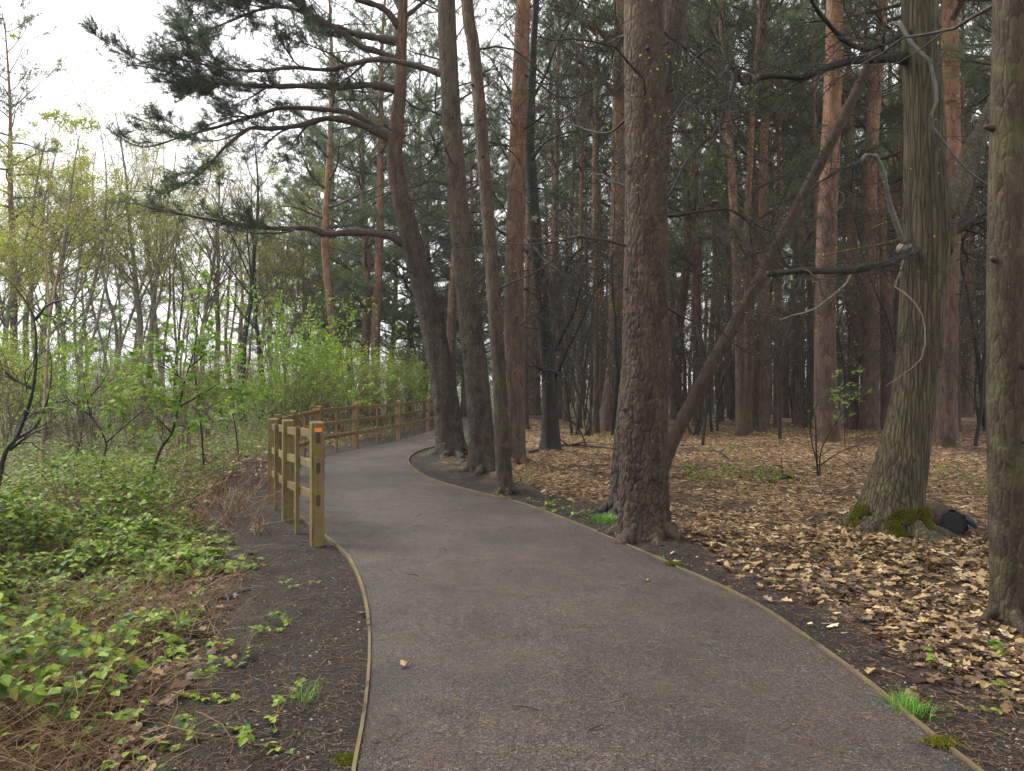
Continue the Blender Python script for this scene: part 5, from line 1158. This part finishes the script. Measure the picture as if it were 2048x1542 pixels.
z = gz(x, y) + mound(x, y, pd) * rg.random(len(x)) ** 0.45 + 0.03; fx, fz_ = up_frames(len(x), rg, 0.45)
scatter_tpl(br, TV, TT, np.stack([x, y, z], -1), fx, fz_, rg.uniform(0.042, 0.085, len(x)))
x, y = wedge(46000, 8.2, 26, -750, 900, 1.0, rg); pd, sd = path_dist(np.stack([x, y], -1)); n_ = fbm(x * 0.5, y * 0.5, 91, 3)
k = (sd > 0) & (pd > 0.7) & (rg.random(len(x)) < sstep(0.9, 1.9, pd) * (0.12 + 0.88 * sstep(0.42, 0.58, n_ + 0.10 * (np.abs(x + 6.2) < 2.2)))); x, y, pd = x[k], y[k], pd[k]
z = gz(x, y) + (mound(x, y, pd) + 0.1) * rg.random(len(x)) ** 0.5 + 0.03; fx, fz_ = up_frames(len(x), rg, 0.45)
scatter_tpl(br, TRI_LO[0], TRI_LO[1], np.stack([x, y, z], -1), fx, fz_, rg.uniform(0.045, 0.085, len(x)))
o = br.obj('bramble_cover', M['bramble'], smooth=False); tag(o, 'mass of green bramble leaves covering the bank left of the fence', 'brambles', kind='stuff')
# low green plants on the wood floor
lo = MB(); x, y = wedge(26000, 9, 30, 1000, 2300, 1.0, rg); pd, sd = path_dist(np.stack([x, y], -1)); n_ = fbm(x * 0.55 + 7, y * 0.55, 97, 3)
k = (sd < 0) & (pd > 0.4) & (rg.random(len(x)) < sstep(0.56, 0.7, n_) * 0.8); x, y = x[k], y[k]; fx, fz_ = up_frames(len(x), rg, 0.5)
scatter_tpl(lo, TRI_LO[0], TRI_LO[1], np.stack([x, y, gz(x, y) + rg.random(len(x)) * 0.16 + 0.02], -1), fx, fz_, rg.uniform(0.03, 0.06, len(x)))
o = lo.obj('low_undergrowth', M['bramble'], smooth=False); tag(o, 'scattered low green plants growing through the leaf litter', 'undergrowth', kind='stuff')
# dead stems, bracken and bramble canes
st = MB(); x, y = wedge(12500, 2.7, 8.5, -750, 560, 1.0, rg); pd, sd = path_dist(np.stack([x, y], -1)); n_ = fbm(x * 1.2, y * 1.2, 103, 3)
k = (sd > 0) & (pd > 0.7) & (rg.random(len(x)) < sstep(0.6, 1.6, pd) * sstep(0.34, 0.52, n_)); x, y, pd = x[k], y[k], pd[k]; n = len(x); az = rg.uniform(0, 6.28, n)
d = np.stack([np.cos(az), np.sin(az), rg.uniform(-0.1, 0.75, n) ** 1.0], -1); twigs(st, np.stack([x, y, gz(x, y) + rg.random(n) * 0.06 + 0.005 + mound(x, y, pd) * 0.5 * rg.random(n)], -1), d, rg.uniform(0.15, 0.6, n), rg.uniform(0.0012, 0.0034, n), 0.3, rg, 4)
x, y = wedge(9500, 8, 34, -750, 900, 1.0, rg); pd, sd = path_dist(np.stack([x, y], -1)); k = (sd > 0) & (pd > 0.5); x, y, pd = x[k], y[k], pd[k]; n = len(x); az = rg.uniform(0, 6.28, n)
d = np.stack([np.cos(az), np.sin(az), rg.uniform(0.1, 1.6, n)], -1); twigs(st, np.stack([x, y, gz(x, y)], -1), d, rg.uniform(0.25, 0.9, n), rg.uniform(0.003, 0.007, n), 0.35, rg, 3)
o = st.obj('dead_stems', M['stem']); tag(o, 'tangle of thin brown dead stems among the brambles', 'dead stems', kind='stuff')
# brown bracken and leaf scraps over the scrub further back
bk = MB(); x, y = wedge(35000, 9, 42, -750, 900, 1.0, rg); pd, sd = path_dist(np.stack([x, y], -1)); n_ = fbm(x * 0.4, y * 0.4, 107, 3)
k = (sd > 0) & (pd > 0.5 + 0.8 * (y < 13)) & (rg.random(len(x)) < 0.15 + 0.85 * sstep(0.45, 0.62, n_)); x, y = x[k], y[k]; fx, fz_ = up_frames(len(x), rg, 0.6)
scatter_tpl(bk, DIA[0], DIA[1], np.stack([x, y, gz(x, y) + rg.random(len(x)) ** 2 * 0.3], -1), fx, fz_, rg.uniform(0.04, 0.11, len(x)))
o = bk.obj('bracken_scraps', M['litter'], smooth=False); tag(o, 'rust-brown dead bracken scraps spread over the scrub beyond the fence', 'bracken', kind='stuff')

# single bramble plants at the verges
def bramble_plant(seed, big):
    rg = np.random.default_rng(seed); c, l = MB(), MB(); n = 3 + big
    for k in range(n):
        az = rg.uniform(0, 6.28); d = nrm(np.array([math.cos(az), math.sin(az), rg.uniform(0.5, 1.4)])); L = rg.uniform(0.12, 0.26) * (1 + 0.4 * big); pts = [np.zeros(3)]
        for _ in range(6): d = nrm(d + np.array([0, 0, -0.16]) + rg.normal(0, 0.1, 3)); pts.append(pts[-1] + d * L / 6)
        pts = np.array(pts); tube(c, pts, np.linspace(0.003, 0.0012, 7), 4, False)
        q = pts[[2, 3, 4, 5, 6]][rg.random(5) < 0.75]; m = len(q)
        if m == 0: continue
        a2 = az + rg.normal(0, 0.9, m); scatter_tpl(l, TV, TT, q, np.stack([np.cos(a2), np.sin(a2), rg.uniform(-0.2, 0.4, m)], -1), np.stack([rg.normal(0, 0.3, m), rg.normal(0, 0.3, m), np.ones(m)], -1), rg.uniform(0.028, 0.05, m))
    return c.mesh('canes', M['stem']), l.mesh('leaves', M['bramble'], False)
BP = [bramble_plant(s_, s_ % 3) for s_ in range(401, 407)]
spots = [(585, 1262, 1, 'lone bramble sprig on bare soil left of the edging'), (555, 1432, 4, 'bramble seedling beside the pale grass tuft on the soil'), (395, 1490, 1, 'spreading bramble plant on the soil by the broken stick'), (425, 1400, 4, 'bramble sprig with several leaves above the broken stick'),
         (1885, 1335, 4, 'bramble sprig at the edge of the leaf litter near the slim knotted pine'), (2010, 1325, 1, 'bramble sprig at the foot of the slim knotted pine'), (2035, 1440, 4, 'bramble sprig on soil beyond the grass tuft at the edging')]
for u, v, k, lab in spots:
    p = gnd(u, v); o = thing('bramble_plant', lab, 'plant', (p[0], p[1], g1(p[0], p[1]) - 0.004), 'bramble sprigs at the path verges', rng.uniform(0, 6.28)); link('canes', BP[k][0], o); link('leaves', BP[k][1], o)
for _ in range(38):
    x, y = wedge(1, 3.1, 9.5, 60, 600, 1.0, rg); pd, sd = path_dist(np.stack([x, y], -1))
    if sd[0] < 0 or pd[0] < 0.45 or pd[0] > 1.7: continue
    k = int(rg.integers(0, 6)); o = thing('bramble_plant', 'small bramble sprig on dark soil between the edging and the bramble bank', 'plant', (x[0], y[0], g1(x[0], y[0]) - 0.004), 'bramble sprigs at the path verges', rg.uniform(0, 6.28)); o.scale = (rg.uniform(0.6, 1.3),) * 3; link('canes', BP[k][0], o); link('leaves', BP[k][1], o)
for u, v in [(1022, 1000), (1088, 1012), (1105, 1022), (1055, 1005), (1140, 1036), (905, 930), (930, 945), (945, 935), (885, 925)]:
    p = gnd(u, v); k = int(rg.integers(0, 6)); o = thing('bramble_plant', 'small bramble sprig between the edging and the pine trunks', 'plant', (p[0], p[1], g1(p[0], p[1]) - 0.004), 'bramble sprigs at the path verges', rg.uniform(0, 6.28)); link('canes', BP[k][0], o); link('leaves', BP[k][1], o)

# grass tufts
def tuft(label, u, v, n, L, rad, w=0.004, lean=0.6, mat='grass', seed=0):
    rg = np.random.default_rng(seed); p = gnd(u, v); m = MB(); pos = np.stack([rg.normal(0, rad * 0.5, n), rg.normal(0, rad * 0.5, n), np.zeros(n)], -1)
    d = nrm(np.stack([rg.normal(0, lean, n) + pos[:, 0] * 5, rg.normal(0, lean, n) + pos[:, 1] * 5, np.ones(n)], -1)); ll = L * rg.uniform(0.5, 1.2, n); side = nrm(np.cross(d, [0, 0, 1.0])) * w / 2
    mid = pos + d * (ll * 0.55)[:, None]; hz = np.stack([d[:, 0], d[:, 1], -0.25 + 0 * ll], -1); tip = mid + nrm(d * 0.6 + hz * 0.8) * (ll * 0.45)[:, None]
    V = np.stack([pos - side, pos + side, mid + side * 0.8, mid - side * 0.8, tip], 1).reshape(-1, 3); b = (np.arange(n) * 5)[:, None]
    m.add(V, q=b + np.array([[0, 1, 2, 3]]), t=b + np.array([[3, 2, 4]]))
    th = thing('grass_tuft', label, 'grass', (p[0], p[1], g1(p[0], p[1]) - 0.005), 'grass tufts'); m.obj('blades', M[mat], th, smooth=False); return th
tuft('thick bright green grass tuft growing against the mossy edging', 1818, 1425, 330, 0.11, 0.10, 0.004, 0.5, seed=1)
tuft('bright grass patch at the foot of the thickest pine', 1212, 1043, 420, 0.09, 0.24, 0.006, 0.3, seed=2)
tuft('thin pale grass tuft on the soil beside a bramble seedling', 612, 1400, 45, 0.15, 0.06, 0.003, 0.7, seed=3)
tuft('small grass tuft on the edging near the thickest pine', 1318, 1118, 60, 0.05, 0.05, 0.004, 0.5, seed=4)
tuft('small grass tuft on the soil strip right of the edging', 1548, 1170, 40, 0.05, 0.04, 0.004, 0.6, seed=5)
tuft('grass growing at the right path edge behind the curved pine', 938, 884, 260, 0.14, 0.5, 0.012, 0.4, seed=6)
tuft('short grass on the soil inside the bend of the edging', 828, 948, 60, 0.07, 0.12, 0.007, 0.5, seed=7)
tuft('grass tuft on soil between the bend edging and the curved pine', 858, 918, 80, 0.09, 0.16, 0.009, 0.5, seed=8)
for k, (u, v) in enumerate([(1165, 1207), (1103, 1192), (1080, 1276), (825, 1508), (1204, 1504), (730, 1185), (1624, 1296), (1440, 1375)]):
    tuft('tiny tuft of moss or seedling growing out of the path surface', u, v, 34, 0.022, 0.02, 0.006, 0.9, 'moss', 20 + k)['group'] = 'tiny moss tufts on the path'
for k, (u, v, lab) in enumerate([(700, 1520, 'bright moss cushion against the pale timber edging'), (1880, 1500, 'yellow-green moss along the mossy timber edging'), (1345, 1135, 'moss on the edging by the small grass tuft')]):
    p = gnd(u, v); m = MB(); n = 420; pos = np.stack([rg.normal(0, 0.03, n), rg.normal(0, 0.022, n), rg.random(n) * 0.012], -1); needles(m, pos, rg.normal(0, 0.4, (n, 3)) + np.array([0, 0, 1.0]), 5, 0.014, 0.006, 0.7, 0.005, rg)
    o = m.obj('moss_cushion', M['moss'], None, False, (p[0], p[1], 0.03 if k else g1(p[0], p[1]))); tag(o, lab, 'moss')

# charred log lying end-on in the litter
p = gnd(1905, 1073); th = thing('charred_log', 'short blackened log lying end-on in the leaf litter by the furrowed tree', 'log', (p[0], p[1], g1(p[0], p[1])))
m, C, r = hero_trunk(np.array([(0, 0, 0.13), (0.05, 0.25, 0.135), (0.13, 0.5, 0.13), (0.2, 0.75, 0.12)]), [0.15, 0.158, 0.15, 0.13], 64, 0.012, 'plate', 0.014, (0.05, 0.10), 0, 0.2, 5, 61); m.obj('bark', M['deadlog'], th)
m = MB(); aa = np.linspace(0, 2 * math.pi, 40, endpoint=False); rr = 0.142 * (1 + 0.06 * np.sin(3 * aa + 1) + 0.03 * np.sin(7 * aa)); rings = [np.stack([np.cos(aa) * rr * f, np.full(40, -0.015 + dz), np.sin(aa) * rr * f + 0.13], -1) for f, dz in ((1.03, 0.03), (0.97, -0.004), (0.6, 0.006), (0.3, 0.0))]
V = np.vstack(rings + [[[0, -0.01, 0.13]]]); j = np.arange(40); jn = (j + 1) % 40
m.add(V, q=np.vstack([np.stack([a * 40 + j, a * 40 + jn, a * 40 + 40 + jn, a * 40 + 40 + j], -1) for a in range(3)]), t=np.stack([120 + j, 120 + jn, np.full(40, 160)], -1)); m.obj('cut_end', M['cut_end'], th)
m = MB(); tube(m, np.array([(0.13, 0.05, 0.2), (0.2, 0.0, 0.16), (0.24, -0.03, 0.10)]), [0.05, 0.04, 0.015], 8); m.obj('branch_stub', M['char'], th)

# sticks on the ground
def stick(label, px, r, mat, seed, group='fallen sticks', nt=2, name='fallen_stick'):
    rg = np.random.default_rng(seed); P = np.array([gnd(u, v) for u, v in px]); P[:, 2] = gz(P[:, 0], P[:, 1]) + r * 0.8; th = thing(name, label, 'stick', P[0], group)
    C, rr = polyline_r(P - P[0], r, r * 0.5, 14, 0.002, rg); m = MB(); tube(m, C, rr * (1 + 0.12 * rg.normal(0, 1, 14)), 7); m.obj('shaft', M[mat], th)
    for k in range(nt):
        i = int(rg.integers(4, 13)); m = MB(); d = np.array([rg.normal(), rg.normal(), 0.3]); d = nrm(d); tube(m, np.array([C[i], C[i] + d * r * 6, C[i] + nrm(d + rg.normal(0, 0.3, 3)) * r * 12]), [r * 0.5, r * 0.4, r * 0.2], 5); m.obj('side_twig', M[mat], th)
stick('short broken tan stick on the soil at the bramble edge', [(160, 1446), (200, 1447), (252, 1457)], 0.014, 'birch', 1)
stick('stub of dark wood beside the broken tan stick', [(212, 1438), (232, 1420), (250, 1412)], 0.013, 'char', 2, nt=0)
stick('second pale broken stick below the tan stick', [(250, 1476), (280, 1484), (312, 1490)], 0.012, 'birch', 3, nt=0)
stick('long dry tan stem lying across the bottom soil', [(258, 1462), (285, 1500), (315, 1545)], 0.005, 'birch', 4, nt=0)
stick('long pale fallen branch right of the charred log', [(1870, 1090), (1930, 1083), (1975, 1097)], 0.03, 'deadlog', 5)
stick('thin pale stick in front of the mossy foot', [(1630, 1100), (1660, 1097), (1690, 1096)], 0.012, 'birch', 6, nt=0)
stick('dark twiggy branch on the litter behind the thickest pine', [(1340, 890), (1400, 893), (1440, 905), (1470, 930)], 0.025, 'dark', 7, nt=4)
stick('dark fallen limb in the litter beside the dark beech', [(1060, 912), (1110, 900), (1160, 898), (1230, 902)], 0.05, 'deadlog', 8, nt=4)
stick('dark fallen stick near the small many-stemmed sapling', [(1540, 968), (1575, 962), (1600, 968)], 0.03, 'dark', 9)
stick('thin dark branch arching behind the charred log', [(1850, 985), (1890, 1010), (1930, 1045), (1960, 1060)], 0.012, 'dark', 10, nt=4)
stick('small dark stick lying on the path', [(1000, 1218), (1010, 1215), (1020, 1212)], 0.006, 'dark', 11, nt=0)
stick('split pale stick on the soil strip near the litter edge', [(1765, 1340), (1790, 1350), (1812, 1356)], 0.007, 'birch', 12, nt=0)
stick('dark root-like stick at the foot of the curved pine', [(895, 912), (915, 920), (945, 917)], 0.05, 'dark', 13, nt=2)
stick('thin straight dry stem lying along the soil right of the edging', [(1600, 1255), (1700, 1295), (1800, 1335)], 0.004, 'dark', 14, nt=0)
for k in range(26):
    if k % 2: x, y = wedge(1, 5, 16, 1350, 2100, 1.0, rg)
    else: x, y = wedge(1, 3.2, 8, 60, 600, 1.0, rg)
    pd, sd = path_dist(np.stack([x, y], -1))
    if pd[0] < 0.3: continue
    a = rg.uniform(0, 3.1); L = rg.uniform(0.15, 0.5); q = np.array([[x[0] + math.cos(a) * L * t_, y[0] + math.sin(a) * L * t_] for t_ in (-0.5, 0, 0.5)])
    px = [(1024 + FPX * a_ / b_, 771 + CAM_H * FPX / b_) for a_, b_ in q]
    stick('thin dark twig lying on the litter in the wood' if k % 2 else 'thin dark twig lying on the soil of the fence side verge', px, rg.uniform(0.004, 0.01), 'dark', 30 + k, nt=1)

for k in range(26):
    x, y = wedge(1, 3.2, 11, 700, 1900, 1.0, rg); pd, sd = path_dist(np.stack([x, y], -1))
    if pd[0] > -0.12: continue
    if k % 3:
        a = rg.uniform(0, 3.1); L = rg.uniform(0.05, 0.16); m = MB(); C = spline(np.array([(-L / 2 * math.cos(a), -L / 2 * math.sin(a), 0), (0.01, 0.008, 0.004), (L / 2 * math.cos(a), L / 2 * math.sin(a), 0.002)]), 8); tube(m, C, np.linspace(0.004, 0.002, 8), 5)
        o = m.obj('fallen_twig', M['deadlog'], None, True, (x[0], y[0], 0.055)); tag(o, 'short dark twig lying on the path surface', 'twig', 'twigs strewn on the path')
    else:
        o = link('fallen_leaf', LEAFM[k % 8], None, (x[0], y[0], 0.05)); o.rotation_euler = (rg.normal(0, 0.1), rg.normal(0, 0.1), rg.uniform(0, 6.28)); o.scale = (rg.uniform(0.04, 0.075),) * 3; tag(o, 'small brown leaf lying on the path surface', 'leaf', 'leaves strewn on the path')
# loose grit, pine needles and scraps on path and bare soil
gr = MB(); OCT = (np.array([(1, 0, 0), (-1, 0, 0), (0, 1, 0), (0, -1, 0), (0, 0, 0.7), (0, 0, -0.3)]), np.array([(0, 2, 4), (2, 1, 4), (1, 3, 4), (3, 0, 4), (2, 0, 5), (1, 2, 5), (3, 1, 5), (0, 3, 5)]))
x, y = wedge(34000, 2.9, 10, 600, 2100, 1.0, rg); pd, sd = path_dist(np.stack([x, y], -1)); k = pd < -0.01; x, y = x[k], y[k]; 
def pathzz(x, y):   # height of the path sheet
    i = np.array([np.argmin(np.abs(LEs[:, 1] - b) + 0 * LEs[:, 1]) for b in y]); l = LEs[i]; r = REs[np.array([np.argmin(np.abs(REs[:, 1] - b)) for b in y])]
    s_ = np.clip((x - l[:, 0]) / np.maximum(r[:, 0] - l[:, 0], 0.1), 0, 1); return 0.022 + 0.03 * (1 - (2 * s_ - 1) ** 2) + (fbm(x * 1.5, y * 1.5, 61, 3) - 0.5) * 0.022
fx, fz_ = up_frames(len(x), rg, 0.5); scatter_tpl(gr, OCT[0], OCT[1], np.stack([x, y, pathzz(x, y)], -1), fx, fz_, rg.uniform(0.0018, 0.0052, len(x)))
M['grit'] = m_leaf('grit_stones', [(0, (0.02, 0.017, 0.015)), (0.5, (0.065, 0.053, 0.046)), (0.95, (0.13, 0.105, 0.09)), (1, (0.3, 0.27, 0.24))], 0.6, 0.4, 0)
o = gr.obj('grit', M['grit'], smooth=False); tag(o, 'fine loose grit lying on the path surface', 'grit', kind='stuff')
nd = MB(); x, y = wedge(26000, 2.8, 13, 350, 2300, 1.0, rg); pd, sd = path_dist(np.stack([x, y], -1)); onp = pd < 0; k = (pd < 1.6) & (rg.random(len(x)) < np.where(onp, 0.30, 1.0)); x, y, onp = x[k], y[k], onp[k]; n = len(x); az = rg.uniform(0, 6.28, n)
z = np.where(onp, pathzz(x, y) + 0.002, gz(x, y) + 0.006); twigs(nd, np.stack([x, y, z], -1), np.stack([np.cos(az), np.sin(az), rg.uniform(0, 0.12, n)], -1), rg.uniform(0.02, 0.09, n), rg.uniform(0.0007, 0.0019, n), 0.1, rg, 2)
o = nd.obj('needle_scraps', M['stem']); tag(o, 'fallen pine needles and tiny twig scraps on path and soil', 'needles', kind='stuff')
cl = MB(); x, y = wedge(30000, 2.8, 12, 100, 2300, 1.0, rg); pd, sd = path_dist(np.stack([x, y], -1)); k = (pd > 0.05) & (pd < 1.8); x, y = x[k], y[k]; fx, fz_ = up_frames(len(x), rg, 0.6)
scatter_tpl(cl, OCT[0], OCT[1], np.stack([x, y, gz(x, y)], -1), fx, fz_, rg.uniform(0.003, 0.013, len(x)))
M['crumb'] = m_leaf('soil_crumbs', [(0, (0.014, 0.011, 0.009)), (0.6, (0.055, 0.038, 0.029)), (0.92, (0.14, 0.085, 0.055)), (1, (0.34, 0.27, 0.2))], 0.7, 0.35, 0)
o = cl.obj('soil_crumbs', M['crumb'], smooth=False); tag(o, 'dark soil crumbs and bark bits on the bare verges', 'soil', kind='stuff')

# ------------------------------------------------------------------ haze: thin damp air in the wood
m = MB(); X0, X1, Y0, Y1, Z0, Z1 = -325, 325, -65, 405, -2.5, 27
m.add([(x, y, z) for z in (Z0, Z1) for y in (Y0, Y1) for x in (X0, X1)], q=[(0, 2, 3, 1), (4, 5, 7, 6), (0, 1, 5, 4), (2, 6, 7, 3), (0, 4, 6, 2), (1, 3, 7, 5)])
hm = bpy.data.materials.new('haze'); hm.use_nodes = True; hn = hm.node_tree.nodes; hn.clear(); ho = hn.new('ShaderNodeOutputMaterial'); pv = hn.new('ShaderNodeVolumePrincipled')
pv.inputs['Color'].default_value = (0.93, 0.96, 1, 1); pv.inputs['Density'].default_value = 0.0007; pv.inputs['Anisotropy'].default_value = 0.3
hm.node_tree.links.new(pv.outputs[0], ho.inputs['Volume'])
o = m.obj('haze', hm, smooth=False); tag(o, 'thin pale damp haze filling the air of the wood', 'haze', kind='stuff')
